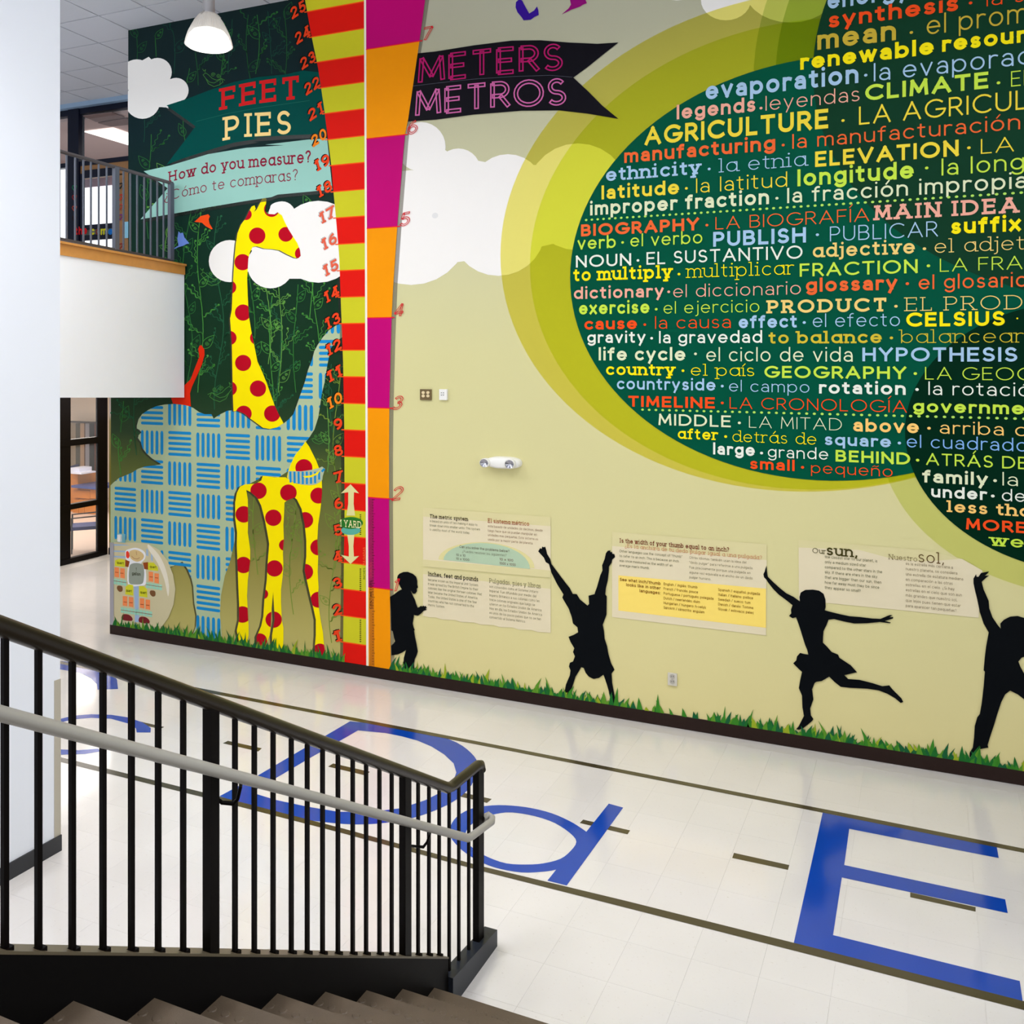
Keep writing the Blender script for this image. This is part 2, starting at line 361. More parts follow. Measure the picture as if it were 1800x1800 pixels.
def glyph_quads(text, wt=.1, slab=False, mode='solid', track=0.2):
    out = []; x = 0.0; ends = []
    sq = 1 - wt
    for ch in text:
        if ch == ' ': x += .36 + track * .5; ends.append(x); continue
        base = ACC.get(ch, ch)
        if slab and base == 'a': base = '@'
        if base not in G: base = '-'
        wdt, st = G[base]
        adv = wdt + wt + (.16 if slab and ch in 'ilI1' else 0)
        ox = x + wt / 2 + (.08 if slab and ch in 'ilI1' else 0)
        tf = lambda p: (ox + p[0], wt / 2 + p[1] * sq)
        ends_pts = []
        for s in st:
            if isinstance(s, str):
                dx, dy = DOT[s]; r = max(.07, wt * .62)
                if ch == 'í': continue
                c = tf((dx, dy + (wt * .75 if s in ('.i', '.j') else 0))); out.append(tuple((c[0] + r * a, c[1] + r * b) for a, b in ((-.71, -.71), (.71, -.71), (.71, .71), (-.71, .71))))
                out.append(tuple((c[0] + r * a, c[1] + r * b) for a, b in ((-1, 0), (0, -1), (1, 0), (0, 1)))); continue
            Q = [tf(p) for p in s]
            if mode == 'solid': ribbon(Q, wt, out)
            else:                                        # two thin parallel lines
                g = .066; t = .052
                ribbon(offset(Q, g), t, out); ribbon(offset(Q, -g), t, out)
                if not (abs(Q[0][0] - Q[-1][0]) + abs(Q[0][1] - Q[-1][1]) < 1e-6):
                    for e, f in ((Q[0], Q[1]), (Q[-1], Q[-2])):
                        L = math.hypot(e[0] - f[0], e[1] - f[1]); nx, ny = -(e[1] - f[1]) / L * g, (e[0] - f[0]) / L * g
                        ribbon([(e[0] + nx, e[1] + ny), (e[0] - nx, e[1] - ny)], t, out)
            if slab:
                for e, f, pe in ((s[0], s[1], 0), (s[-1], s[-2], 1)):
                    dx, dy = e[0] - f[0], e[1] - f[1]; L = math.hypot(dx, dy) or 1e-9
                    if abs(dy) / L > .8 and ch not in 'CGSOcosegQ0869235?¿,"\'' and min(abs(e[1] - q) for q in (0, 1, X, 1.03, -.3)) < .02:
                        if ch in 'tf' and e[1] > .5: continue
                        if base in ('@', 'u', 'n', 'm', 'h', 'r', 'd', 'b', 'p', 'i', 'l', 'k', 'j') and e[1] > .5: a, b = -.15, 0
                        elif base in ('@', 'd', 'u') and e[1] < .1 and e[1] > -.1: a, b = 0, .15
                        elif base == 'b' and e[1] < .1: continue
                        else: a, b = -.13, .13
                        if ch in 'MN' and False: pass
                        th = max(wt * .8, .06) if wt > .12 else wt
                        p, q = tf((e[0] + a, e[1])), tf((e[0] + b, e[1])); ww = wt / 2 * .9
                        yc = p[1] + (wt / 2 - th / 2) * (1 if e[1] > .5 else -1)
                        p = (p[0] - (ww if a else 0), yc); q = (q[0] + (ww if b else 0), yc)
                        out.append(((p[0], yc - th / 2), (q[0], yc - th / 2), (q[0], yc + th / 2), (p[0], yc + th / 2)))
                if base in 'EFTLZ' and len(s) == 2 and abs(s[0][1] - s[1][1]) < .01 and (s[0][1] > .95 or s[0][1] < .05):
                    for e in ((s[0], s[1]) if base == 'T' else (s[1],)):
                        p = tf(e); dn = -1 if e[1] > .5 else 1; hw_ = max(wt, .06) * .36
                        sx_ = -1 if (base == 'T' and e is s[0]) else 1; xe = p[0] + sx_ * (wt / 2 - hw_)
                        out.append(((xe - hw_, p[1] - dn * wt / 2), (xe + hw_, p[1] - dn * wt / 2), (xe + hw_, p[1] + dn * .2), (xe - hw_, p[1] + dn * .2)))
        if ch in ACC:
            cx = ox + wdt / 2; yt = (1.12 if ch.isupper() else .84)
            if ch in 'ñÑ': ribbon([(cx - .2, yt + .0), (cx - .07, yt + .08), (cx + .07, yt), (cx + .2, yt + .08)], max(wt * .6, .05), out)
            else: ribbon([(cx - .04, yt), (cx + .12, yt + .2)], max(wt * .7, .06), out)
        x += adv + track; ends.append(x - track)
    return out, x - track, ends
def text_wall(s, x0, y0, x1, cap, wt, col, slab=False, ref=None, parent=None, name='word', layer=9, mode='solid', m=None, shear=0, curve=None, yc=None, **k):
    Q, wd, ends = glyphs(s, wt, slab, mode)
    wr = ends[len(ref) - 1] if ref else wd
    V = []; Fc = []
    if curve is None:
        u0, z0 = W(x0, y0); u1 = W(x1, y0)[0]; h = cap / sc_at(x0); kx = (u1 - u0) / wr
        f = lambda p: (u0 + p[0] * kx + shear * p[1] * h, DW - layer * LAY, z0 + p[1] * h)
    else:                                                # baseline given as pixel polyline, cap = (start, end)
        L = [0]
        for a, b in zip(curve, curve[1:]): L.append(L[-1] + math.hypot(b[0] - a[0], b[1] - a[1]))
        def f(p):
            t = p[0] / wr * L[-1]; i = 0
            while i < len(L) - 2 and t > L[i + 1]: i += 1
            r = (t - L[i]) / (L[i + 1] - L[i]); a, b = curve[i], curve[i + 1]
            x, y = a[0] + (b[0] - a[0]) * r, a[1] + (b[1] - a[1]) * r
            h = cap[0] + (cap[1] - cap[0]) * t / L[-1]
            x += shear * p[1] * h; u, z = W(x, y - p[1] * h); return (u, DW - layer * LAY, z)
    for q in Q:
        b = len(V); V += [f(p) for p in q]; Fc.append(tuple(range(b, b + len(q))))
    return mk(name, V, Fc, m or ink(col), parent, **k)

# ================================================================ the setting
CEIL = 7.72
UL, ULT = W(195, 900)[0], W(225.5, 200)[0]
M_beige = ramp_z('mural_beige', [(0, (221, 208, 148)), (1.2, (216, 207, 150)), (3.6, (212, 206, 152)), (5.2, (204, 201, 160)), (7.3, (178, 177, 155))])  # beige turning greyer and darker towards the top
M_white = mat('white_paint', (246, 248, 252), .6, noise=.01, bump=.05, bscale=120)
M_brown = mat('dark_brown_vinyl', (40, 26, 22), .45, spec=.15)
M_black = mat('black_steel', (8, 5, 4), .4, spec=.06, noise=.1, nscale=20)
M_grey = mat('grey_vinyl', (158, 156, 162), .5)

wb = MB(); T_ = .18
prof = [(UL, 0), (3.2, 0), (3.2, CEIL), (ULT, CEIL), (ULT, 3.9), (UL, 3.9)]
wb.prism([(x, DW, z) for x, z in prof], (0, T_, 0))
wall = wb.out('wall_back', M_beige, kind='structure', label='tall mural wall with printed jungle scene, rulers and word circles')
WP = wall
# floor base
fb = MB(); fb.box((-19, -3, -.1), (3.4, 20, -.004)); floor = fb.out('floor', mat('tile_joint', (206, 200, 194), .3), kind='structure')
# floor tiles
def tile_mat(name, base, wear):
    m = bpy.data.materials.new(name); m.use_nodes = True; nt = m.node_tree; b = nt.nodes['Principled BSDF']
    b.inputs['Roughness'].default_value = .13; b.inputs['Specular IOR Level'].default_value = .55; b.inputs['Coat Weight'].default_value = .25; b.inputs['Coat Roughness'].default_value = .08
    g = nt.nodes.new('ShaderNodeNewGeometry')
    mp = nt.nodes.new('ShaderNodeMapping'); mp.inputs['Scale'].default_value = (1, 2.2, 1); nt.links.new(g.outputs['Position'], mp.inputs[0])
    n = nt.nodes.new('ShaderNodeTexNoise'); n.inputs['Scale'].default_value = 38; n.inputs['Detail'].default_value = 3; n.inputs['Roughness'].default_value = .7
    nt.links.new(mp.outputs[0], n.inputs['Vector'])
    r = nt.nodes.new('ShaderNodeValToRGB'); nt.links.new(n.outputs['Fac'], r.inputs[0])
    r.color_ramp.elements[0].position = .27; r.color_ramp.elements[0].color = rgb(wear)
    r.color_ramp.elements[1].position = .36; r.color_ramp.elements[1].color = rgb(base)
    n2 = nt.nodes.new('ShaderNodeTexNoise'); n2.inputs['Scale'].default_value = 1.3; nt.links.new(g.outputs['Position'], n2.inputs['Vector'])
    mx = nt.nodes.new('ShaderNodeMix'); mx.data_type = 'RGBA'; mx.blend_type = 'MULTIPLY'; mx.inputs[0].default_value = .12
    nt.links.new(r.outputs[0], mx.inputs[6]); nt.links.new(n2.outputs['Fac'], mx.inputs[7]); nt.links.new(mx.outputs[2], b.inputs['Base Color'])
    n3 = nt.nodes.new('ShaderNodeTexNoise'); n3.inputs['Scale'].default_value = 3.5; n3.inputs['Detail'].default_value = 2
    nt.links.new(g.outputs['Position'], n3.inputs['Vector'])
    bp = nt.nodes.new('ShaderNodeBump'); bp.inputs['Strength'].default_value = .12; bp.inputs['Distance'].default_value = .01
    nt.links.new(n3.outputs['Fac'], bp.inputs['Height']); nt.links.new(bp.outputs['Normal'], b.inputs['Normal'])
    return m
M_tile = [tile_mat('white_tile_%s' % a, c, (196, 187, 176)) for a, c in (('a', (224, 219, 215)), ('b', (225, 220, 216)), ('c', (223, 218, 214)))]
TU, TW = .3935, .3947; u_ref, w_ref = -.089, 5.48
tv = [(0, 0, -.003), (TU - .0025, 0, -.003), (TU - .0025, TW - .0025, -.003), (0, TW - .0025, -.003)]
tile_me = []
for mm in M_tile:
    me = bpy.data.meshes.new('tile'); a = MB().box((0.0004, 0.0004, -.004), (TU - .0004, TW - .0004, 0)); me.from_pydata(a.V, [], a.F); me.materials.append(mm); me.update(); tile_me.append(me)
cells = []
for i in range(-46, 9):
    for j in range(-18, 34):
        u, ww = u_ref + i * TU, w_ref + j * TW
        if ww > 8.55 and u > UL + .1: continue
        if u < -13.4 or ww > 12.2 or (u < -6.1 and ww < 4.3): continue
        c = Vector((u + TU / 2, ww + TW / 2, 0))
        Z = -SA * c.x + CA * c.y
        if Z < 1: continue
        px = 900 + (CA * c.x + SA * c.y) / Z * 1632.3; py = YH + EYE / Z * 1632.3
        if c.y < 4.4 and -2.4 < c.x < 1.2: continue
        hid = (px < 100 and c.y < 4.6)
        d = Z if (-40 < px < 1840 and py < 1840 and not hid) else 100 + Z
        cells.append((d, u, ww))
cells.sort()
rest = MB()
for k, (d, u, ww) in enumerate(cells):
    if k < 300 and d < 100:
        o = bpy.data.objects.new('tile', tile_me[random.randrange(3)]); COL.objects.link(o); put(o, (u, ww, 0), floor)
    else:
        rest.box((u + .0004, ww + .0004, -.004), (u + TU - .0004, ww + TW - .0004, 0), random.randrange(3))
rest.out('tile', M_tile, floor, kind='stuff')
# ceiling
M_ct = mat('ceiling_tile', (206, 208, 216), .9, noise=.04, nscale=60, bump=.3, bscale=300)
cb = MB(); cb.box((-15.2, -3, CEIL + .012), (3.4, 11.3, CEIL + .12)); ceil = cb.out('ceiling', mat('ceiling_grid', (150, 152, 162), .7), kind='structure')
su, sw = .735, .727; pr = []
for i in range(-9, 18):
    for j in range(-8, 4):
        w0 = 8.297 + sw * j; w1 = w0 + sw; u0 = -9.2 + su * i - .094 * (w0 - 8.27)
        if u0 > 3 or w1 > 11.25 or w0 < 1.0 or u0 < -14.5 or i % 1: continue
        g = .011; du = -.094 * sw
        pr.append((u0, w0))
        me = bpy.data.meshes.get('ceiling_tile_mesh')
        if me is None:
            q = MB().prism([(g, g, 0), (su - g, g, 0), (su - g + du, sw - g, 0), (g + du, sw - g, 0)], (0, 0, .02)); me = bpy.data.meshes.new('ceiling_tile_mesh'); me.from_pydata(q.V, [], q.F); me.materials.append(M_ct); me.update()
        o = bpy.data.objects.new('ceiling_tile', me); COL.objects.link(o); put(o, (u0, w0, CEIL), ceil)
# back baseboard
bb = MB(); bb.box((UL - .004, DW - .014, 0), (3.2, DW, .118)); bb.out('baseboard_back', M_brown, kind='structure')

# ================================================================ the mural
def hl(p, x): return p
BOT = 1400
# --- jungle ground behind the feet ruler
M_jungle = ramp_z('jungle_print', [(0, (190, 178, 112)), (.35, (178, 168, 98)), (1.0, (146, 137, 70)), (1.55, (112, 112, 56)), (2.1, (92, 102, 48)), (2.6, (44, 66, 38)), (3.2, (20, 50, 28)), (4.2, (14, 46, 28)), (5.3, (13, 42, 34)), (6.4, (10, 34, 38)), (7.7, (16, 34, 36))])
J = [(195, 640), (225, 640), (225.5, 53.2), (641, -20), (646, 1187), (195, 1108)]
JW = [W(*p) for p in J]
JW = [(UL, 0.1), (UL, 3.9), (ULT, 3.9), (ULT, CEIL), (W(641, 0)[0], CEIL), (W(645.5, 900)[0], .1)]
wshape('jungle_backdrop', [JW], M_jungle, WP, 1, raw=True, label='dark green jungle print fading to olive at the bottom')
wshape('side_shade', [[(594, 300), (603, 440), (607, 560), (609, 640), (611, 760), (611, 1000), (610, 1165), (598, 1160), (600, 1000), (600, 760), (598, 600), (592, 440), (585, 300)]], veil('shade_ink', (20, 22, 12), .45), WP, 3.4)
# vines
GV = [(52, 118, 52), (70, 140, 58), (38, 92, 60), (96, 150, 66)]
def wline(P, wpx, q):
    out = []; ribbon(P, wpx, out); q += out
class Ink:
    def __init__(s): s.q = []
    def line(s, P, w=1.1): ribbon(P, w, s.q, 'butt'); return s
    def dot(s, x, y, r): s.q.append(tuple((x + r * math.cos(a), y + r * math.sin(a)) for a in (i * PI / 4 for i in range(8)))); return s
    def out(s, name, col, parent, layer, **k):
        V = []; Fc = []
        for q in s.q:
            b = len(V); V += [wallv(p, layer) for p in q]; Fc.append(tuple(range(b, b + len(q))))
        return mk(name, V, Fc, k.pop('m', None) or ink(col), parent, **k)
def spiral(x, y, r, d=1, a0=0): return [(x + r * (1 - t / 22) * math.cos(a0 + d * t * .55), y + r * (1 - t / 22) * math.sin(a0 + d * t * .55)) for t in range(20)]
def leaf(k, x, y, L, a, wd=.3):
    ca, sa = math.cos(a), math.sin(a); R = lambda t, s: (x + ca * t * L - sa * s * L, y + sa * t * L + ca * s * L)
    up = [R(t / 10, math.sin(PI * (t / 10) ** .8) * wd * (1 - .3 * t / 10)) for t in range(11)]; dn = [R(t / 10, -math.sin(PI * (t / 10) ** .8) * wd * .75) for t in range(11)]
    k.line(up, .9); k.line(dn, .9); k.line(spiral(*R(.38, .02), L * .12, 1), .8); k.line(spiral(*R(.62, .02), L * .09, -1), .8)
def wig(k, x, y, L, a, amp=1.8, bend=0):
    P = []; n = int(L / 1.8); cx, cy = x, y
    for i in range(n):
        aa = a + bend * i / n; cx += math.cos(aa) * 1.8; cy += math.sin(aa) * 1.8; o = amp * math.sin(i * 1.05); P.append((cx - math.sin(aa) * o, cy + math.cos(aa) * o))
    k.line(P, .9); k.dot(cx, cy, 2.0)
def vine(x, y0, y1, seed, dense=1.0):
    rnd = random.Random(seed); k = Ink(); P = []; n = int((y0 - y1) / 6); ph = rnd.random() * 6; am = rnd.uniform(3, 9)
    for i in range(n + 1):
        y = y0 + (y1 - y0) * i / n; P.append((x + am * math.sin(ph + (y0 - y) / 42) + rnd.uniform(-.3, .3), y))
    k.line(P, 1.3); s = 1
    i = rnd.randrange(3, 7)
    while i < n:
        px, py = P[i]; c = rnd.random()
        if c < .42: leaf(k, px, py, rnd.uniform(22, 34), -PI / 2 + s * rnd.uniform(.35, .8))
        else:
            for j in range(rnd.choice((2, 3))): wig(k, px, py, rnd.uniform(24, 46), -PI / 2 + s * rnd.uniform(.25, 1.1), 1.5, s * rnd.uniform(-.5, .6))
        s = -s; i += int(rnd.uniform(4, 7) / dense)
    return k
def bird_doodle(k, x, y, s=1, f=1):
    R = lambda P: [(x + f * a * s, y + b * s) for a, b in P]
    k.line(R([(-22, 4), (-14, 0), (-6, 6), (2, 10), (12, 8), (20, 0), (26, -8), (20, -12), (14, -8), (6, 0), (-4, 4), (-14, 0), (-18, 8), (-10, 14), (2, 18), (14, 12), (20, 0)]), .9)
    k.line(spiral(x - 8 * f * s, y - 6 * s, 5 * s), .8); k.line(spiral(x + 4 * f * s, y - 8 * s, 5 * s, -1), .8); k.line(R([(22, -13), (20, -20), (24, -16), (27, -21)]), .8)
V_ = [(236, 118, 60), (262, 420, 236), (248, 250, 120), (292, 440, 300), (330, 690, 120), (352, 690, 330), (385, 720, 380), (268, 100, 62), (300, 130, 50), (343, 150, 92), (390, 150, 40), (405, 130, 34), (440, 150, 26), (448, 130, 26), (474, 130, 20), (500, 190, 16),
      (442, 700, 480), (478, 730, 520), (490, 745, 560), (492, 690, 380), (520, 690, 500), (556, 670, 380), (585, 760, 640), (575, 830, 700), (592, 1000, 640), (548, 560, 350), (585, 1130, 900), (470, 640, 500),
      (215, 760, 705), (216, 836, 770), (240, 800, 700), (420, 1050, 900), (450, 1010, 860), (515, 1080, 880), (535, 1030, 900)]
for n_, (vx, a, b) in enumerate(V_):
    q = Ink() if False else vine(vx, a, b, 100 + n_)
    c = GV[n_ % 4] if b > 250 else [(34, 84, 46), (44, 104, 50), (28, 70, 56)][n_ % 3]
    if a > 850: c = (112, 138, 52)
    q.out('vine', c, WP, 2 + .02 * n_)
q = Ink(); bird_doodle(q, 385, 690, .9); bird_doodle(q, 374, 488, .8, -1); bird_doodle(q, 378, 138, .8, -1); bird_doodle(q, 295, 430, .7); bird_doodle(q, 560, 770, .6); q.out('bird_outline', (70, 130, 56), WP, 2.8)
# --- clouds
C_w = mat('cloud_ink', (243, 239, 234), .5, noise=.01)
wshape('cloud', [disc(241, 133.5, 29), disc(277.5, 127, 25), disc(310, 159, 22), disc(251, 178, 31), disc(290, 163, 26), [(262, 100), (310, 150), (296, 188), (228, 190), (226, 120)], [(283, 185), (297, 191), (292, 182)]], C_w, WP, 4, exc=[[(150, 60), (225.3, 60), (225.3, 260), (150, 260)]], union=True, label='white cloud cut off at the top left end of the wall')
wshape('cloud', [disc(404.5, 459, 37)], C_w, WP, 4, label='round white cloud behind the giraffe neck')
wshape('cloud', [disc(496, 378, 24), disc(560, 425, 72), disc(476, 466, 41), [(440, 435), (500, 378), (560, 360), (580, 490), (470, 490)]], C_w, WP, 4.1, exc=[[(583, 250), (587, 338), (591, 380), (597, 450), (602, 560), (700, 560), (700, 250)]], union=True, label='wide white cloud behind the giraffe head')
rc = Zm(700, 0, 3, [(0, 645), (200, 700), (400, 900), (700, 950), (950, 1000), (1000, 1200), (700, 1250), (400, 1300), (250, 1400), (0, 1450)])
rq = [W(x, y) for x, y in []]
cl = [disc(740, 258, 43.5), disc(806, 300, 39), disc(893, 335, 64), disc(1016, 346, 92, 94), disc(723, 400, 102, 101), disc(876, 405, 82, 80), [(730, 230), (800, 275), (880, 290), (1000, 290), (1010, 420), (880, 450), (740, 470)]]
rx = lambda y: [(748, 0), (738, 73), (731, 120), (718, 211), (712, 240), (699, 398), (692, 500), (689, 558), (687, 640), (685, 716), (684.5, 800), (684.7, 900), (686, 1031), (687.5, 1180)]
ruler_r = rx(0)
def rr(y):
    for (x0, y0), (x1, y1) in zip(ruler_r, ruler_r[1:]):
        if y <= y1: return x0 + (x1 - x0) * (y - y0) / (y1 - y0)
    return ruler_r[-1][0]
wshape('cloud', cl, C_w, WP, 2, exc=[[(600, -10), (748, -10)] + ruler_r + [(600, 1180)]], union=True, label='large white cloud right of the meter ruler')
wshape('cloud', [disc(1276, 0, 44, 36), disc(1390, -20, 82, 60), disc(1190, -30, 40, 31)], C_w, WP, 2, union=True, label='white cloud at the top edge above the word circle')
# --- elephant
ELE = [(603, 566), (601, 569), (591, 572), (578, 581), (567, 594), (559, 606), (553, 617), (549, 632), (542, 650), (536, 672), (529, 692), (522, 712), (516, 728), (508, 737), (498, 745), (470, 738), (440, 732), (425, 723), (412, 721), (400, 722), (388, 728), (380, 733), (376, 736), (372, 728), (360, 728), (350, 724), (340, 717), (330, 713), (318, 711), (305, 710), (290, 711), (275, 714), (262, 720), (250, 728), (244, 737), (241, 748), (241, 753), (246, 756), (249, 760), (244, 765), (243, 770), (248, 777), (251, 788), (258, 797), (268, 806), (284, 816), (272, 818), (255, 820), (243, 824), (232, 831), (220, 836), (210, 840), (200, 848), (190, 858), (190, 1000), (260, 1000), (300, 996), (305, 995), (321, 987), (330, 1000), (337, 1017), (340, 1030), (342, 1060), (346, 1080), (345, 1100), (336, 1124), (391, 1130), (389, 1097), (387, 1079), (389, 1046), (395.6, 1012), (404, 990), (409, 968), (413, 950), (414, 928), (412, 900), (413, 870), (422, 855), (440, 850), (455, 842), (462, 836), (490, 839), (507, 828), (519, 800), (528, 789), (537, 778), (544, 769), (553, 755), (560, 733), (564, 706), (566, 692), (571, 672), (576, 640), (582, 612), (590, 601), (603, 592)]
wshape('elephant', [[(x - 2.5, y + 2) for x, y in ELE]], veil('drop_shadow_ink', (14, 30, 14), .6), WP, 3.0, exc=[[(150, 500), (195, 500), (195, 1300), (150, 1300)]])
elp = wshape('elephant', [ELE], ink((174, 190, 152)), WP, 3.2, exc=[[(150, 500), (194.6, 500), (194.6, 1300), (150, 1300)]], label='sage green elephant covered in blue basket weave bars')
B0, BZ = .452, .3725
u00, z00 = W(291.8, 805)[0], W(291.8, 805)[1]
bars = []
for i in range(-4, 12):
    for j in range(-8, 9):
        bu = u00 + i * B0; bz = z00 + j * BZ; vert = (i + j) % 2 == 1
        for k in range(5):
            if vert:
                cx_ = bu + B0 * (.05 + .9 * (k + .5) / 5); hw = .024; z0_, z1_ = bz + .035, bz + BZ - .035
                P = [(cx_ + hw * math.cos(a), z1_ - .03 + .03 * math.sin(a)) for a in (0, PI / 4, PI / 2, 3 * PI / 4, PI)] + [(cx_ + hw * math.cos(a), z0_ + .03 + .03 * math.sin(a)) for a in (PI, 5 * PI / 4, 3 * PI / 2, 7 * PI / 4, 2 * PI)]
            else:
                cz = bz + BZ * (.05 + .9 * (k + .5) / 5); hh = .0185; a0_, a1_ = bu + .04, bu + B0 - .04
                P = [(a1_ - .02 + .02 * math.cos(a), cz + hh * math.sin(a)) for a in (-PI / 2, -PI / 4, 0, PI / 4, PI / 2)] + [(a0_ + .02 + .02 * math.cos(a), cz + hh * math.sin(a)) for a in (PI / 2, 3 * PI / 4, PI, 5 * PI / 4, 3 * PI / 2)]
            bars.append(P)
EW = [W(*p) for p in ELE]; VV = []; FF = []
for P in bars:
    c = [pip(p, EW) for p in P]
    if not any(c): continue
    if all(c): b = len(VV); VV += P; FF.append(tuple(range(b, b + len(P))))
    else:
        v_, t_ = region([P, EW]); b = len(VV); VV += v_; FF += [tuple(i + b for i in t) for t in t_]
keep = [f for f in FF if sum(VV[i][0] for i in f) / len(f) > UL + .01]
mk('weave_bars', [(p[0], DW - 3.5 * LAY, p[1]) for p in VV], keep, ink((28, 134, 194)), elp, label='blue rounded bars in a basket weave', kind='stuff')
# --- giraffe
GIR = [(464, 345), (469, 350), (468, 360), (466, 370), (470, 376), (484, 377), (491, 372), (495, 376), (500, 388), (507, 402), (515, 415), (523, 427), (528, 440), (529, 450), (525, 454), (518, 453), (505, 447), (492, 440), (480, 438), (465, 437), (452, 433), (445, 434), (440, 443), (437, 455), (436, 475), (435, 490), (436, 520), (438, 555), (442, 580), (447, 605), (453, 635), (462, 655), (470, 675), (477, 695), (483, 712), (490, 727), (499, 744), (488, 751), (475, 754), (463, 752), (452, 744), (441, 736), (430, 727), (418, 722), (411, 723), (410, 700), (409, 650), (408, 600), (406, 575), (405, 560), (408, 545), (409, 520), (411, 480), (413, 450), (415, 430), (418, 410), (424, 395), (433, 383), (438, 372), (443, 363), (448, 361), (450, 367), (447, 373), (452, 368), (458, 356)]
GL = Zm(400, 700, 3.6, [(225, 490), (300, 500), (370, 500), (400, 525), (440, 540), (520, 550), (570, 540), (598, 515), (600, 600), (590, 700), (575, 800), (570, 900), (575, 1000), (572, 1100), (578, 1200), (575, 1230), (580, 1330), (590, 1400), (605, 1480), (612, 1560), (618, 1590), (610, 1640), (556, 1640), (555, 1560), (560, 1500), (560, 1400), (545, 1330), (530, 1270), (505, 1160), (490, 1090), (500, 1000), (500, 900), (490, 800), (470, 700), (440, 640), (425, 628), (380, 645), (362, 660), (360, 720), (355, 800), (358, 900), (352, 980), (355, 1050), (350, 1130), (340, 1210), (340, 1290), (345, 1400), (355, 1450), (355, 1530), (350, 1610), (285, 1590), (283, 1500), (300, 1400), (290, 1225), (280, 1340), (275, 1440), (268, 1500), (240, 1570), (190, 1560), (185, 1510), (215, 1440), (228, 1380), (235, 1270), (250, 1150), (255, 1050), (265, 920), (255, 860), (240, 780), (215, 680), (190, 630), (150, 595), (120, 580), (130, 640), (132, 740), (130, 850), (145, 960), (145, 1030), (130, 1150), (125, 1250), (130, 1350), (135, 1440), (135, 1500), (120, 1560), (75, 1540), (60, 1470), (75, 1400), (75, 1300), (70, 1200), (65, 1050), (60, 930), (62, 850), (50, 760), (50, 660), (60, 600), (80, 560), (110, 545), (180, 540), (215, 520)])
GT = [(537.5, 776), (544, 785), (550, 797), (556, 809), (561, 822), (566, 836), (540, 852), (507, 845), (505, 838), (507, 828), (511, 817), (519, 800), (528, 789)]
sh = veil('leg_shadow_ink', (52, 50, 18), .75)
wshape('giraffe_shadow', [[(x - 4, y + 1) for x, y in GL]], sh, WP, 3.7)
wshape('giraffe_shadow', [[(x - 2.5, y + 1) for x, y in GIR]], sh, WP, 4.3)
YEL = ink((253, 229, 4))
g1 = wshape('giraffe', [GIR], YEL, WP, 4.5, label='bright yellow giraffe neck and head with crimson spots')
g2 = wshape('giraffe', [GL], YEL, WP, 3.9, label='bright yellow giraffe body and legs with crimson spots')
g3 = wshape('giraffe', [GT], YEL, WP, 3.8, label='small yellow triangle of giraffe under the trunk')
SP = ink((178, 10, 32))
for i, (x, y, r) in enumerate([(452.7, 414.4, 14.4), (503, 412, 13), (427, 461, 14.3), (531, 446, 12), (404, 505, 12), (427.8, 549.5, 14.3), (404, 594, 12.5), (452, 594, 12), (428, 638, 14.2), (404, 683, 13), (454, 683, 14.3), (429, 727, 14), (479, 727, 14.3), (478, 368, 13.5), (433, 377, 10)]):
    wshape('spot', [disc(x, y, r), GIR], SP, g1, 5)
for i, (x, y, r) in enumerate([(455, 862.5, 14.4), (507.5, 866, 14.6), (560, 871, 14), (429, 904, 14.5), (481, 910, 14.4), (537, 914, 14), (501, 958, 10), (560, 962, 14), (428.6, 993, 14.4), (483, 999, 14.4), (537, 1005, 14), (463, 1044, 9), (560, 1054, 14), (427, 1080, 14.5), (481.6, 1089, 14.4), (457, 1126, 13), (563, 1144, 13), (503, 1143, 8)]):
    wshape('spot', [disc(x, y, r), GL], SP, g2, 5)
wshape('spot', [disc(534.7, 822, 15), GT], SP, g3, 5)
TRK = Zm(400, 700, 3.6, [(385, 460), (470, 462), (540, 452), (580, 442), (600, 432), (618, 445), (612, 470), (605, 490), (602, 515), (590, 528), (560, 545), (520, 550), (470, 546), (420, 532), (385, 510)])
tk = wshape('trunk_tip', [TRK], ink((178, 190, 160)), elp, 5.2)
tb = Ink()
for i in range(8):
    x = 511 + i * 7.2; tb.line([(x, 829), (x + .4, 848 + 3 * math.sin(i / 7 * PI) - (5 if i > 6 else 0))], 3.6)
tb.line([(566, 829), (571, 824)], 4); tb.out('weave_bars', (28, 134, 194), elp, 5.6, kind='stuff')
wshape('giraffe_sliver', [Zm(400, 700, 3.6, [(478, 492), (520, 490), (560, 475), (590, 452), (575, 480), (530, 500), (495, 503)])], YEL, elp, 6, label='yellow crescent across the trunk tip')
wshape('cloud_curl', [smooth_poly(Zm(400, 350, 4.5, [(345, 90), (345, 50), (390, 25), (440, 22), (480, 40), (520, 75), (500, 130), (455, 140), (420, 120), (385, 98)]))], C_w, WP, 5.6)
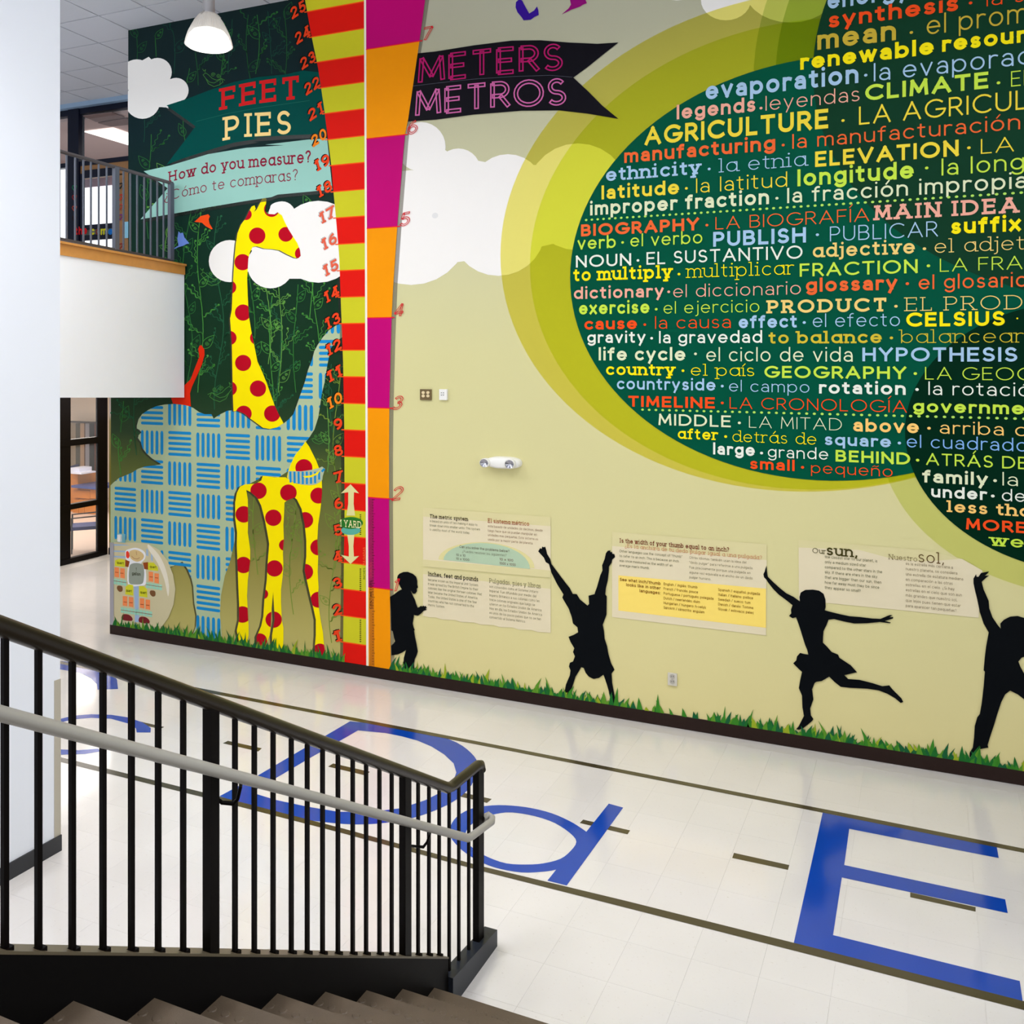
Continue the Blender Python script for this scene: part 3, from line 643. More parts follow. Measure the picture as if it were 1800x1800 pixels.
# red arm, birds
RA = Zm(100, 400, 4.5, [(905, 1348), (940, 1345), (985, 1345), (1010, 1250), (1060, 1200), (1090, 1120), (1130, 1020), (1120, 960), (1130, 935), (1145, 930), (1168, 965), (1170, 1005), (1150, 1080), (1120, 1150), (1070, 1260), (1055, 1310), (1062, 1415), (1000, 1402), (920, 1392)])
wshape('rider_silhouette', [RA], ink((212, 40, 14)), WP, 3.6, label='red raised arm of a rider on the elephant')
wshape('bird', [Zm(100, 0, 4.5, [(1090, 1755), (1140, 1710), (1200, 1695), (1213, 1712), (1203, 1735), (1210, 1770), (1235, 1810), (1225, 1815), (1180, 1790), (1150, 1762)])], ink((236, 78, 26)), WP, 5, label='small orange bird right of the upper railing')
wshape('bird', [Zm(100, 400, 4.5, [(965, 30), (980, 45), (1000, 40), (1012, 80), (1045, 118), (1050, 126), (1025, 132), (1000, 145), (965, 155), (920, 178), (935, 160), (965, 142), (955, 90)])], ink((104, 134, 206)), WP, 5, label='small blue bird beside the upper railing')
wshape('bird', [Zm(700, 0, 3, [(622, 12), (640, -4), (655, 4), (668, 30), (692, 72), (718, 56), (733, 35), (740, 55), (742, 80), (720, 90), (700, 105), (662, 108), (652, 92), (630, 66), (620, 40)])], ink((52, 22, 140)), WP, 5, label='indigo bird above the meters banner')
wshape('bird', [Zm(700, 0, 3, [(905, -8), (985, -8), (996, 18), (975, 26), (960, 36), (915, 52), (862, 78), (900, 45), (912, 25)])], ink((140, 18, 112)), WP, 5, label='magenta bird at the top edge')
# --- left banners
GB = Zm(100, 0, 4.5, [(870, 835), (1035, 782), (1200, 718), (1400, 650), (1600, 610), (1800, 592)]) + Zm(400, 0, 4.5, [(600, 560), (728, 572), (768, 800), (785, 1060), (500, 1070), (200, 1090)]) + Zm(100, 0, 4.5, [(1600, 1098), (1400, 1130), (1200, 1190), (1000, 1255), (870, 1305), (1100, 1000)])
gb = wshape('banner', [GB], ink((0, 72, 66)), WP, 6, label='dark green banner with the words FEET and PIES')
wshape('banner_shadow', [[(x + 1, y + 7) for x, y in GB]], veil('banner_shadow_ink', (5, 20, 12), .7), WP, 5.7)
TB = Zm(100, 0, 4.5, [(690, 1355), (900, 1310), (1200, 1220), (1500, 1170), (1800, 1150)]) + Zm(400, 0, 4.5, [(300, 1145), (640, 1105), (790, 1095), (812, 1300), (832, 1500), (400, 1540)]) + Zm(100, 0, 4.5, [(1700, 1560), (1500, 1590), (1200, 1640), (1000, 1678), (665, 1735), (880, 1490)])
tb2 = wshape('banner', [TB], ink((150, 198, 186)), WP, 6.2, label='pale teal banner asking how you measure')
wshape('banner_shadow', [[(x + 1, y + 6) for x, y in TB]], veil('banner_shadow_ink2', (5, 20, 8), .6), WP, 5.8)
text_wall('FEET', 0, 0, 0, (38, 41), .17, (206, 32, 34), True, parent=gb, name='lettering', layer=7, curve=[(390, 193.5), (440, 184), (480, 179), (526, 174)], label='red slab letters FEET')
text_wall('PIES', 0, 0, 0, (41, 42), .15, (250, 216, 140), True, parent=gb, name='lettering', layer=7, curve=[(396, 247), (430, 241), (470, 239), (512, 236)], label='cream slab letters PIES')
gl = Ink(); gl.line([(345, 214), (400, 200), (460, 189), (545, 177)], .6); gl.out('rule', (40, 110, 92), gb, 6.6)
text_wall('How do you measure?', 0, 0, 0, (18, 22), .15, (134, 26, 52), True, parent=tb2, name='lettering', layer=7, curve=[(298, 320), (350, 308), (400, 299), (450, 294), (500, 290), (547, 286)], label='dark red English line')
text_wall('¿Cómo te comparas?', 0, 0, 0, (17, 20), .09, (134, 40, 62), True, parent=tb2, name='lettering', layer=7, curve=[(290, 354), (350, 340), (400, 331), (450, 324), (524, 317)], label='thin dark red Spanish line')
# --- meters banner
MBN = Zm(700, 0, 3, [(97, 283), (200, 272), (400, 240), (600, 215), (750, 213), (900, 225), (1050, 232), (1163, 225), (1080, 290), (1000, 355), (925, 410), (1000, 480), (1080, 560), (1163, 628), (1000, 600), (850, 583), (650, 585), (400, 605), (200, 632), (50, 642)])
mb = wshape('banner', [MBN], mat('navy_ink', (9, 7, 16), .5, spec=.08), WP, 6, label='black swallow tailed banner with the words METERS and METROS')
gl = Ink(); gl.line(Zm(700, 0, 3, [(75, 455), (200, 440), (400, 418), (600, 405), (800, 398), (920, 408)]), .6); gl.out('rule', (90, 92, 104), mb, 6.6)
text_wall('METERS', 0, 0, 0, (45, 45), .1, (176, 28, 100), False, parent=mb, name='lettering', layer=7, mode='inline', curve=[(737, 147), (800, 139), (860, 132), (920, 127), (988, 123)], label='magenta double-line letters METERS')
text_wall('METROS', 0, 0, 0, (45, 45), .1, (206, 104, 164), False, parent=mb, name='lettering', layer=7, mode='inline', curve=[(732, 205), (800, 197), (860, 191), (920, 187), (994, 184)], label='pink double-line letters METROS')
# --- rulers
ruler_l = [(536, -5), (548, 62), (560, 120), (571, 194), (577, 243), (583, 289), (587, 338), (591, 380), (597, 450), (601, 560), (604, 640), (606, 760), (606.5, 900), (605, 1000), (603.5, 1190)]
def rl(y):
    for (x0, y0), (x1, y1) in zip(ruler_l, ruler_l[1:]):
        if y <= y1: return x0 + (x1 - x0) * (y - y0) / (y1 - y0)
    return ruler_l[-1][0]
def ypx(x, z): return YH + (EYE - z) * sc_at(x)
def band_poly(z0, z1, left, right, n=4):
    L, R = [], []
    for i in range(n + 1):
        z = z0 + (z1 - z0) * i / n; x = 600
        for _ in range(3): x = left(ypx(x, z))
        L.append((W(x, 0)[0], z)); x = 650
        for _ in range(3): x = right(ypx(x, z))
        R.append((W(x, 0)[0], z))
    return L + R[::-1]
fr = empty('feet_ruler', (W(620, 1170)[0], DW - .005, .12), WP, label='red and green striped feet ruler left of the white seam')
mr = empty('meter_ruler', (W(668, 1170)[0], DW - .005, .12), WP, label='orange and magenta striped meter ruler right of the white seam')
zf = lambda k: .12 if k <= 0 else .343 + (k - 1) * .29988
RED, GRN, ORG, MAG = ink((216, 26, 18)), ink((200, 196, 40)), ink((240, 148, 12)), ink((186, 10, 110))
RG = lambda y: 640.5 + 4 * y / 1170
for k in range(26):
    z0, z1 = zf(k), min(zf(k + 1), CEIL)
    wshape('band', [band_poly(z0, z1, rl, RG)], RED if k % 2 == 0 else GRN, fr, 7, raw=True)
    if k: wshape('rule', [band_poly(z0 - .006, z0 + .006, lambda y: rl(y) - 5, RG, 1)], ink((240, 84, 24)), fr, 7.5, raw=True)
# seam
wshape('seam_strip', [[(640.5, -20), (644, -20), (648.6, 1172), (644.6, 1172)]], ink((240, 232, 214)), WP, 7.2, label='thin white seam between the two rulers')
for k in range(8):
    z0, z1 = max(.12, float(k)), min(k + 1.0, CEIL)
    wshape('band', [band_poly(z0, z1, lambda y: 643.7 + 4.9 * y / 1172, rr, 6)], ORG if k % 2 == 0 else MAG, mr, 7, raw=True)
    if k: wshape('rule', [band_poly(z0 - .006, z0 + .006, lambda y: 643.7 + 4.9 * y / 1172, lambda y: rr(y) + 5, 1)], ink((226, 30, 50)), mr, 7.5, raw=True)
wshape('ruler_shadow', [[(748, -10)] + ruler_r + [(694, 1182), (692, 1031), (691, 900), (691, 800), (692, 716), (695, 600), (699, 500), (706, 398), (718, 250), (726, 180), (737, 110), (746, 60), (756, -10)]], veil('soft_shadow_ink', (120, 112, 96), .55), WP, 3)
wshape('centimeter_edge', [[(650, 876), (657, 877), (659, 1172), (650, 1171)]], veil('cm_edge_ink', (120, 40, 30), .3), mr, 7.4)
tk = Ink()
for i in range(60): y = 878 + i * 4.9; tk.line([(655, y), (657.5 if i % 5 else 660, y + .2)], .7)
tk.out('tick_marks', (60, 24, 20), mr, 8, kind='stuff')
tk = Ink()
for a, b in ((905, 940), (1000, 1038), (1090, 1130)):
    y = a
    while y < b: tk.line([(633, y), (635.8, y)], 1.6); y += 3.4
tk.out('tick_marks', (24, 40, 20), fr, 8, kind='stuff')
def vtext(s, x, y0, y1, hpx, wt, col, parent):            # lettering running upward
    Q, wd, e = glyphs(s, wt); V = []; Fc = []
    for q in Q:
        b = len(V); V += [wallv((x - p[1] * hpx, y0 + (y1 - y0) * p[0] / wd), 8.2) for p in q]; Fc.append(tuple(range(b, b + len(q))))
    mk('lettering', V, Fc, ink(col), parent)
vtext('CENTIMETERS', 655, 1070, 1020, 4.5, .16, (44, 20, 14), mr); vtext('CENTIMETROS', 655, 1016, 988, 4.5, .12, (214, 60, 90), mr)
vtext('INCHES', 643, 1018, 998, 4, .14, (60, 90, 30), fr); vtext('PULGADAS', 643, 994, 962, 4.2, .12, (240, 120, 60), fr)
# numerals of the feet ruler: stepping up to the right, with a dark print shadow
for k in range(1, 26):
    z = zf(k); x = 600
    for _ in range(3): x = rl(ypx(x, z))
    y = ypx(x, z); s_ = str(k); h = 19; L_ = 30 if len(s_) == 2 else 15
    ex, ey = x - 1, y - 3; a = math.radians(34 if k > 19 else 30)
    if k < 10: a = math.radians(16)
    sx, sy = ex - L_ * math.cos(a), ey + L_ * math.sin(a)
    col = (226, 66, 30) if k not in (10, 20) else (240, 130, 30)
    if 15 <= k <= 17: col = (222, 96, 70)
    dk = (14, 20, 16) if not 15 <= k <= 17 else (190, 180, 176)
    text_wall(s_, 0, 0, 0, (h, h), .22, dk, True, parent=fr, name='numeral_shadow', layer=7.8, curve=[(sx - 1.6, sy - 1.2), (ex - 1.6, ey - 1.2)], shear=-.25)
    text_wall(s_, 0, 0, 0, (h, h), .2, col, True, parent=fr, name='numeral', layer=8.2, curve=[(sx, sy), (ex, ey)], shear=-.25)
for k in range(1, 8):
    x = 690
    for _ in range(3): x = rr(ypx(x, k))
    y = ypx(x, k) - (0 if k != 1 else -2)
    text_wall(str(k), 0, 0, 0, (23, 23), .1, (206, 32, 44), False, parent=mr, name='numeral', layer=10, mode='inline', curve=[(x + 4, y + (0 if k > 3 else 3)), (x + (20 if k > 1 else 12), y - 3 + (0 if k > 3 else 4))], shear=.18 if k > 3 else .28)
# yard badge
yb = empty('yard_badge', wallv((618, 1000), 9), WP, label='green and cream one yard badge with up and down arrows')
CRM = ink((222, 214, 150))
wshape('arrow', [[(617, 851), (632, 867), (623, 865), (622.5, 885), (625, 906), (610, 906), (613, 885), (613, 865), (600, 867)]], CRM, yb, 8.4)
wshape('arrow', [[(617, 991), (632, 977), (623, 978), (622, 960), (624, 936), (611, 936), (614, 960), (614, 978), (600, 975)]], CRM, yb, 8.4)
wshape('oval', [disc(617.5, 932, 17, 8)], ink((88, 168, 150)), yb, 8.6); wshape('oval', [disc(618, 919, 21, 10.5)], ink((44, 112, 40)), yb, 8.8)
text_wall('1 YARD', 598, 925, 636, 12, .14, (236, 226, 170), True, parent=yb, name='lettering', layer=9.4)
# --- word circles
WCx = lambda c, rx, rz, n=120: [(c[0] + rx * math.cos(2 * PI * i / n), c[1] + rz * math.sin(2 * PI * i / n)) for i in range(n)]
def clipz(P): return [(min(u, 3.15), min(z, CEIL - .01)) for u, z in P]
c1 = WCx((-.889, 4.371), 2.39, 1.917); r1i = WCx((-1.1, 4.504), 2.62, 2.142); r1o = WCx((-1.2, 4.625), 2.855, 2.287)
c2 = WCx((1.2, 2.921), 1.36, 1.12); r2 = WCx((1.13, 2.85), 1.49, 1.235); c3 = clipz(WCx((1.72, 6.155), 2.65, 2.17)); r3a = clipz(WCx((1.72, 6.155), 2.98, 2.45)); r3b = clipz(WCx((1.72, 6.155), 3.18, 2.62))
wshape('ring', [clipz(r1o)], tint('yellow_film', (.85, .79, .20)), WP, 3, exc=[c1], raw=True, label='outer translucent yellow ring around the big word circle')
wshape('ring', [clipz(r1i)], tint('lime_film', (.83, .93, .28)), WP, 3.5, exc=[c1], raw=True, label='inner translucent lime ring around the big word circle')
wshape('ring', [r2], tint('pale_lime_film', (.80, .86, .45)), WP, 3.2, exc=[c2, c1], raw=True, label='translucent lime ring around the lower right circle')
wshape('ring', [r3b], tint('green_film', (.66, .78, .55)), WP, 3.6, exc=[c1, c3], raw=True, label='outer green ring of the upper right circle')
wshape('ring', [r3a], tint('green_film2', (.60, .72, .40)), WP, 3.8, exc=[c1, c3], raw=True, label='inner green ring of the upper right circle')
M_c1 = ink((0, 78, 56)); M_c2 = ink((0, 38, 22)); M_c3 = ink((16, 56, 36))
wshape('word_circle', [c1], M_c1, WP, 4, exc=[c2, c3], raw=True, label='big teal green circle filled with English and Spanish words')
wshape('word_circle', [c2], M_c2, WP, 4.2, raw=True, label='very dark green circle at lower right filled with words')
wshape('word_circle', [c3], M_c3, WP, 4.1, exc=[c2], raw=True, label='dark olive green circle at upper right filled with words')
B_, M_, N_, L_ = .2, .15, .12, .075
lb = (166, 198, 226); rd = (240, 78, 28); gold = (200, 172, 56); ye = (250, 230, 20); pk = (238, 170, 148); lime = (196, 226, 72); yl = (238, 212, 62); org = (234, 102, 50)
crm = (226, 230, 190); wh = (236, 238, 224); tan = (238, 204, 118); amb = (250, 200, 112); mut = (206, 184, 52)
WORDS = [
 ('energy', 1455, 17, 1598, 31, B_, lb, 0), ('· la energía', 1612, -5, 1860, 31, L_, lb, 0),
 ('synthesis', 1457, 50, 1684, 27, B_, rd, 0), ('·', 1706, 14, 1707, 27, B_, rd, 0), ('la síntesis', 1734, 12, 1800, 27, L_, rd, 0, 'la s'),
 ('mean', 1437, 88.5, 1575, 34, B_, gold, 0), ('·', 1602, 68, 1603, 34, B_, gold, 0), ('el promedio', 1629, 62, 1806, 34, .09, gold, 0, 'el prom'),
 ('renewable', 1407, 123.5, 1641, 27, .23, ye, 0), ('resources', 1656, 92, 1803, 27, .23, ye, 0, 'resour'),
 ('evaporation', 1241, 176, 1509, 31, B_, lb, 0), ('·', 1522, 142, 1523, 31, B_, lb, 0), ('la evaporación', 1536, 143.6, 1812, 31, .09, lb, 0, 'la evaporac'),
 ('legends', 1190, 210.5, 1328, 25, B_, pk, 0), ('·', 1338, 198, 1339, 25, B_, pk, 0), ('leyendas', 1346, 195, 1511, 25, L_, pk, 0),
 ('CLIMATE', 1521, 178, 1737, 28, B_, lime, 0), ('·', 1755, 154, 1756, 26, B_, lime, 0), ('EL CLIMA', 1777, 153, 1815, 27, L_, lime, 0, 'EL'),
 ('AGRICULTURE', 1134, 256, 1456, 32, B_, yl, 0), ('·', 1482, 222, 1483, 32, B_, yl, 0), ('LA AGRICULTURA', 1510, 220, 1806, 32, .1, yl, 0, 'LA AGRICUL'),
 ('manufacturing', 1098, 287, 1363, 24, B_, org, 0), ('·', 1377, 262, 1378, 22, B_, org, 0), ('la manufacturación', 1393, 262, 1793, 25, .1, org, 0),
 ('ethnicity', 1066, 319, 1231, 23, .18, lb, 1), ('·', 1247, 304, 1248, 22, B_, lb, 0), ('la etnia', 1265, 303.6, 1417, 24, .065, lb, 1),
 ('ELEVATION', 1433, 294, 1685, 27, B_, yl, 0), ('·', 1703, 268, 1704, 26, B_, yl, 0), ('LA ELEVACIÓN', 1724, 271, 1782, 26, L_, yl, 0, 'LA'),
 ('latitude', 1058, 351, 1194, 24, B_, yl, 0), ('·', 1207, 338, 1208, 22, B_, yl, 0), ('la latitud', 1224, 339.6, 1384, 25, L_, yl, 0),
 ('longitude', 1402, 328, 1606, 29, B_, lime, 0), ('·', 1629, 304, 1630, 28, B_, lime, 0), ('la longitud', 1655, 309, 1800, 29, .1, lime, 0, 'la long'),
 ('improper fraction', 1038, 379, 1352, 24, B_, crm, 0), ('·', 1366, 356, 1367, 24, B_, crm, 0), ('la fracción impropia', 1384, 357.5, 1805, 26, .13, crm, 0),
 ('BIOGRAPHY', 1022, 416, 1229, 21, .22, org, 0), ('·', 1243, 402, 1244, 20, B_, org, 0), ('LA BIOGRAFÍA', 1258, 403.8, 1528, 22, L_, org, 0), ('MAIN IDEA', 1538, 387.6, 1789, 26, .19, pk, 1),
 ('verb', 1016, 439, 1083, 22, M_, lime, 0), ('·', 1095, 433, 1096, 22, B_, lime, 0), ('el verbo', 1108.6, 434, 1235, 22, .11, lime, 0),
 ('PUBLISH', 1254, 434, 1417, 26, B_, lb, 0), ('·', 1437, 420, 1438, 24, B_, lb, 0), ('PUBLICAR', 1459, 424.6, 1648, 26, L_, lb, 0), ('suffix', 1672, 412, 1794, 27, .22, ye, 0),
 ('NOUN', 1013, 470.6, 1110, 21, M_, wh, 0), ('·', 1122, 464, 1123, 20, B_, wh, 0), ('EL SUSTANTIVO', 1137, 465.6, 1411, 22, .13, wh, 0), ('adjective', 1429, 453, 1608, 24, .17, tan, 1), ('·', 1625, 444, 1626, 22, B_, tan, 0), ('el adjetivo', 1643, 445, 1800, 24, .065, tan, 1, 'el adjet'),
 ('to multiply', 1009, 494.6, 1181, 22, .19, ye, 1), ('·', 1194, 488, 1195, 20, B_, ye, 0), ('multiplicar', 1209, 488.6, 1395, 23, .065, ye, 1), ('FRACTION', 1406, 486.6, 1613, 23, M_, lime, 0), ('·', 1632, 474, 1633, 22, B_, lime, 0), ('LA FRACCIÓN', 1652, 478, 1797, 23, L_, lime, 0, 'LA FRA'),
 ('dictionary', 1009.5, 526, 1167, 21, .18, pk, 0), ('·', 1176, 519, 1177, 20, B_, pk, 0), ('el diccionario', 1184, 523, 1408, 22, L_, pk, 0), ('glossary', 1417, 513.5, 1577, 24, .21, org, 0), ('·', 1595, 506, 1596, 24, B_, org, 0), ('el glosario', 1615, 509, 1806, 25, .12, org, 0),
 ('exercise', 1018.6, 553, 1142, 22, B_, lime, 0), ('·', 1154, 549, 1155, 18, B_, lime, 0), ('el ejercicio', 1167, 551.5, 1335, 21, L_, lime, 0), ('PRODUCT', 1350, 551, 1558, 23, .2, tan, 1), ('·', 1575, 545, 1576, 22, B_, tan, 0), ('EL PRODUCTO', 1593, 547, 1797, 24, .065, tan, 1, 'EL PROD'),
 ('cause', 1028, 579.5, 1120, 20, B_, rd, 0), ('·', 1134, 576, 1135, 18, B_, rd, 0), ('la causa', 1152, 578, 1285, 21.5, L_, rd, 0), ('effect', 1299, 577, 1401, 22, B_, lb, 0), ('·', 1414, 573, 1415, 20, B_, lb, 0), ('el efecto', 1429, 575, 1582, 23, L_, lb, 0), ('CELSIUS', 1593, 574.5, 1766, 25, .21, ye, 0), ('· CELSIUS', 1787, 570, 1960, 24, L_, ye, 0),
 ('gravity', 1033, 603, 1135, 20, .17, wh, 0), ('·', 1146, 600, 1147, 18, B_, wh, 0), ('la gravedad', 1159, 603.5, 1340, 21, .14, wh, 0), ('to balance', 1352, 604, 1550, 21, .18, mut, 1), ('·', 1567, 600, 1568, 20, B_, mut, 0), ('balancear', 1584, 603, 1798, 23, .06, mut, 1),
 ('life cycle', 1053, 633.5, 1205, 22.5, .19, crm, 0), ('·', 1223, 628, 1224, 20, B_, crm, 0), ('el ciclo de vida', 1242, 635, 1499, 24, .1, crm, 0), ('HYPOTHESIS', 1516, 635, 1788, 24, .18, lb, 0),
 ('country', 1066, 659, 1186, 20, .18, ye, 1), ('·', 1201, 657, 1202, 18, B_, ye, 0), ('el país', 1215, 660, 1326, 20, .065, ye, 1), ('GEOGRAPHY', 1344, 664, 1593, 21, .18, lime, 0), ('·', 1609, 662, 1610, 18, B_, lime, 0), ('LA GEOGRAFÍA', 1626, 667, 1782, 22, L_, lime, 0, 'LA GEO'),
 ('countryside', 1085, 684, 1258, 20, .17, lb, 0), ('·', 1270, 684, 1271, 18, B_, lb, 0), ('el campo', 1282, 688, 1423, 20, L_, lb, 0), ('rotation', 1440, 691.6, 1592, 21.5, B_, wh, 0), ('·', 1612, 690, 1613, 18, B_, wh, 0), ('la rotación', 1632, 694, 1784, 23, .09, wh, 0, 'la rotaci'),
 ('TIMELINE', 1105, 714.5, 1257, 19, B_, rd, 0), ('·', 1270, 713, 1271, 16, B_, rd, 0), ('LA CRONOLOGÍA', 1283, 718, 1594, 20, L_, rd, 0), ('government', 1605, 724, 1800, 21, B_, lime, 0, 'governme'),
 ('MIDDLE', 1158, 747, 1285, 20, M_, crm, 0), ('·', 1300, 748, 1301, 16, B_, crm, 0), ('LA MITAD', 1317, 751.5, 1480, 20.5, .06, crm, 0), ('above', 1500, 758, 1615, 22.5, B_, amb, 0), ('·', 1633, 758, 1634, 18, B_, amb, 0), ('arriba de', 1652, 762, 1806, 22, .09, amb, 0, 'arriba d'),
 ('after', 1192, 771, 1262, 18.5, .17, ye, 1), ('·', 1276, 772, 1277, 16, B_, ye, 0), ('detrás de', 1288, 776, 1435, 19.5, .065, ye, 1), ('square', 1450, 782, 1566, 20, .19, lb, 0), ('·', 1581, 784, 1582, 18, B_, lb, 0), ('el cuadrado', 1594, 786, 1806, 22, .09, (130, 176, 232), 0),
 ('large', 1254, 798.5, 1327, 20.6, B_, wh, 0), ('·', 1339, 801, 1340, 16, B_, wh, 0), ('grande', 1350, 803.5, 1456, 20, .1, wh, 0), ('BEHIND', 1469, 811, 1600, 20.5, .19, lime, 0), ('·', 1613, 814, 1614, 18, B_, lime, 0), ('ATRÁS DE', 1628, 817, 1806, 21, .12, lime, 0),
 ('small', 1319, 824, 1397, 19, .19, rd, 0), ('·', 1411, 826, 1412, 16, B_, rd, 0), ('pequeño', 1426, 831, 1569, 19, L_, rd, 0),
 ('family', 1622, 847.5, 1736, 22, B_, crm, 0), ('·', 1749, 850, 1750, 18, B_, crm, 0), ('la familia', 1762, 853, 1789, 23, .08, crm, 0, 'la'),
 ('under', 1637, 873.5, 1734, 20, B_, wh, 0), ('·', 1745, 877, 1746, 18, B_, wh, 0), ('debajo de', 1761, 880, 1802, 21, .1, wh, 0, 'de'),
 ('less than', 1665, 899.5, 1787, 20, .18, amb, 1, 'less th'), ('MORE THAN', 1698, 930, 1804, 19.5, B_, rd, 0, 'MORE'), ('weather', 1741, 958.5, 1799, 20, .15, lime, 1, 'we'),
]
for t in WORDS:
    s, x0, y0, x1, cp, wt, col, sl = t[:8]
    if s == '·':
        h = cp * .09
        u, z = W(x0, y0 - cp * .3); r = .0125
        mk('separator_dot', [(u + 1.15 * r * math.cos(a), DW - 9 * LAY, z + r * math.sin(a)) for a in (i * PI / 6 for i in range(12))], [tuple(range(12))], ink(col), WP); continue
    text_wall(s, x0, y0, x1, cp, wt, col, bool(sl), ref=t[8] if len(t) > 8 else None, parent=WP, name='word', layer=9)
for (x0, y0, x1, y1, n_, nm) in ((1031, 387, 1795, 339, 64, 'upper'), (1130, 720, 1800, 736, 50, 'lower')):
    V = []; Fc = []
    ua, za = W(x0, y0); ub, zb = W(x1, y1)
    for i in range(n_):
        u = ua + (ub - ua) * i / (n_ - 1); z = za + (zb - za) * i / (n_ - 1); b = len(V)
        V += [(u + .014 * math.cos(a), DW - 9.2 * LAY, z + .011 * math.sin(a)) for a in (k * PI / 5 for k in range(10))]; Fc.append(tuple(range(b, b + 10)))
    mk('dotted_rule', V, Fc, ink((176, 222, 96)), WP, label='%s row of pale green dots between the words' % nm)
# --- gallon figure on a pale disc
gd = [(201, 953), (240, 953.5), (262, 956), (280, 966), (295, 985), (305, 1010), (309, 1035), (306, 1062), (297, 1085), (284, 1103), (262, 1118), (201, 1110)]
gm = wshape('gallon_figure', [gd], ink((206, 196, 158)), WP, 6, label='cartoon gallon figure with quart, pint and cup blocks')
wshape('highlight', [smooth_poly([(262, 957), (280, 975), (292, 1000), (298, 1030), (296, 1048), (290, 1020), (278, 990), (262, 966)])], ink((232, 224, 204)), gm, 6.3)
Q1 = lambda P: Zm(180, 920, 9, P)
def gshape(nm, P, col, lay, **k): return wshape(nm, [Q1(P)], ink(col), gm, lay, **k)
for P in ([(186, 325), (300, 330), (380, 338), (450, 350), (186, 352)], [(186, 425), (380, 432), (380, 455), (186, 450)], [(186, 510), (380, 520), (375, 548), (186, 535)], [(700, 400), (730, 410), (735, 520), (700, 505)], [(775, 400), (800, 415), (805, 600), (775, 580)], [(860, 470), (890, 500), (895, 560), (862, 540)]): gshape('pale_bar', P, (160, 184, 210), 6.2)
gshape('outline', smooth_poly([(370, 440), (440, 400), (540, 385), (640, 420), (690, 480), (680, 560), (620, 640), (690, 720), (695, 950), (600, 985), (420, 975), (405, 720), (430, 640), (380, 560)]), (236, 236, 238), 6.6)
gshape('ear', smooth_poly([(385, 450), (415, 440), (440, 500), (420, 550), (385, 530)]), (232, 64, 44), 6.8)
gshape('head', smooth_poly([(440, 440), (530, 415), (620, 450), (665, 510), (640, 570), (560, 605), (480, 575), (440, 520)]), (216, 188, 132), 7)
gshape('body', smooth_poly([(450, 650), (540, 625), (640, 650), (668, 740), (665, 860), (640, 950), (540, 965), (440, 950), (425, 860), (430, 740)]), (150, 158, 144), 7)
for P in ([(370, 570), (440, 600), (420, 690), (370, 680)], [(650, 620), (730, 610), (730, 730), (670, 720)]): gshape('arm', P, (148, 70, 30), 6.9)
for P in ([(210, 580), (280, 560), (365, 575), (365, 690), (205, 670)], [(730, 615), (820, 620), (885, 690), (890, 750), (730, 735)], [(375, 1000), (430, 960), (495, 975), (495, 1140), (370, 1120)], [(590, 990), (660, 990), (715, 1040), (720, 1170), (590, 1150)]): gshape('quart_block', P, (214, 212, 50), 7.2)
for x, y in ((200, 690), (290, 705), (740, 760), (830, 785), (330, 1145), (425, 1160), (600, 1180), (690, 1200)): gshape('pint_block', [(x, y), (x + 72, y + 8), (x + 72, y + 165), (x, y + 150)], (244, 142, 86), 7.2)
for x, y, n in ((188, 870, 4), (700, 930, 5), (300, 1320, 5), (545, 1355, 5)):
    for i in range(n): gshape('cup_block', [(x + i * 51, y + i * 8), (x + i * 51 + 45, y + i * 8 + 7), (x + i * 51 + 45, y + i * 8 + 95), (x + i * 51, y + i * 8 + 88)], (158, 214, 190), 7.2)
for x, y in ((250, 985), (770, 1060)): gshape('hand', smooth_poly([(x, y), (x + 70, y + 10), (x + 75, y + 80), (x + 30, y + 95), (x - 10, y + 50)]), (122, 84, 52), 7.2)
for x, y in ((330, 1440), (600, 1480)): gshape('shoe', smooth_poly([(x, y), (x + 90, y), (x + 150, y + 50), (x + 140, y + 100), (x - 10, y + 80)]), (120, 40, 44), 7.2)
gshape('leg_gap', [(505, 975), (580, 985), (580, 1330), (600, 1560), (520, 1560), (520, 1330)], (160, 184, 214), 6.5)
fc = Ink(); fc.line(Q1([(470, 515), (510, 555), (560, 562), (600, 540)]), .6); fc.line(Q1([(545, 440), (552, 500)]), .5)
for x, y in ((300, 1370), (300, 915), (545, 1400)): pass
fc.out('face_lines', (150, 60, 40), gm, 7.6)
for s, x0, y0, x1, h in (('quart', 240, 636, 345, 42), ('quart', 760, 700, 862, 42), ('quart', 385, 1076, 475, 42), ('quart', 608, 1104, 706, 42), ('1', 540, 745, 550, 50), ('gallon', 478, 812, 612, 52)):
    a, b = Q1([(x0, y0), (x1, y0)]); text_wall(s, a[0], a[1], b[0], h / 9, .18, (50, 52, 20), parent=gm, name='lettering', layer=8)
lt = Ink()
for x, y in ((210, 770), (290, 785), (755, 843), (840, 858), (345, 1240), (435, 1250), (610, 1278), (700, 1290)): lt.line(Q1([(x, y), (x + 52, y + 4)]), .9)
for x, y, n in ((188, 905, 4), (700, 965, 5), (300, 1365, 5), (545, 1400, 5)): lt.line(Q1([(x, y), (x + 51 * n, y + 8 * n)]), .8)
lt.out('block_lines', (150, 60, 40), gm, 8, kind='stuff')
wshape('corner_guard', [[(194.2, 953), (201, 954), (201, 1102), (194.2, 1101)]], M_grey, WP, 8.5, label='grey corner guard strip on the end of the mural wall')
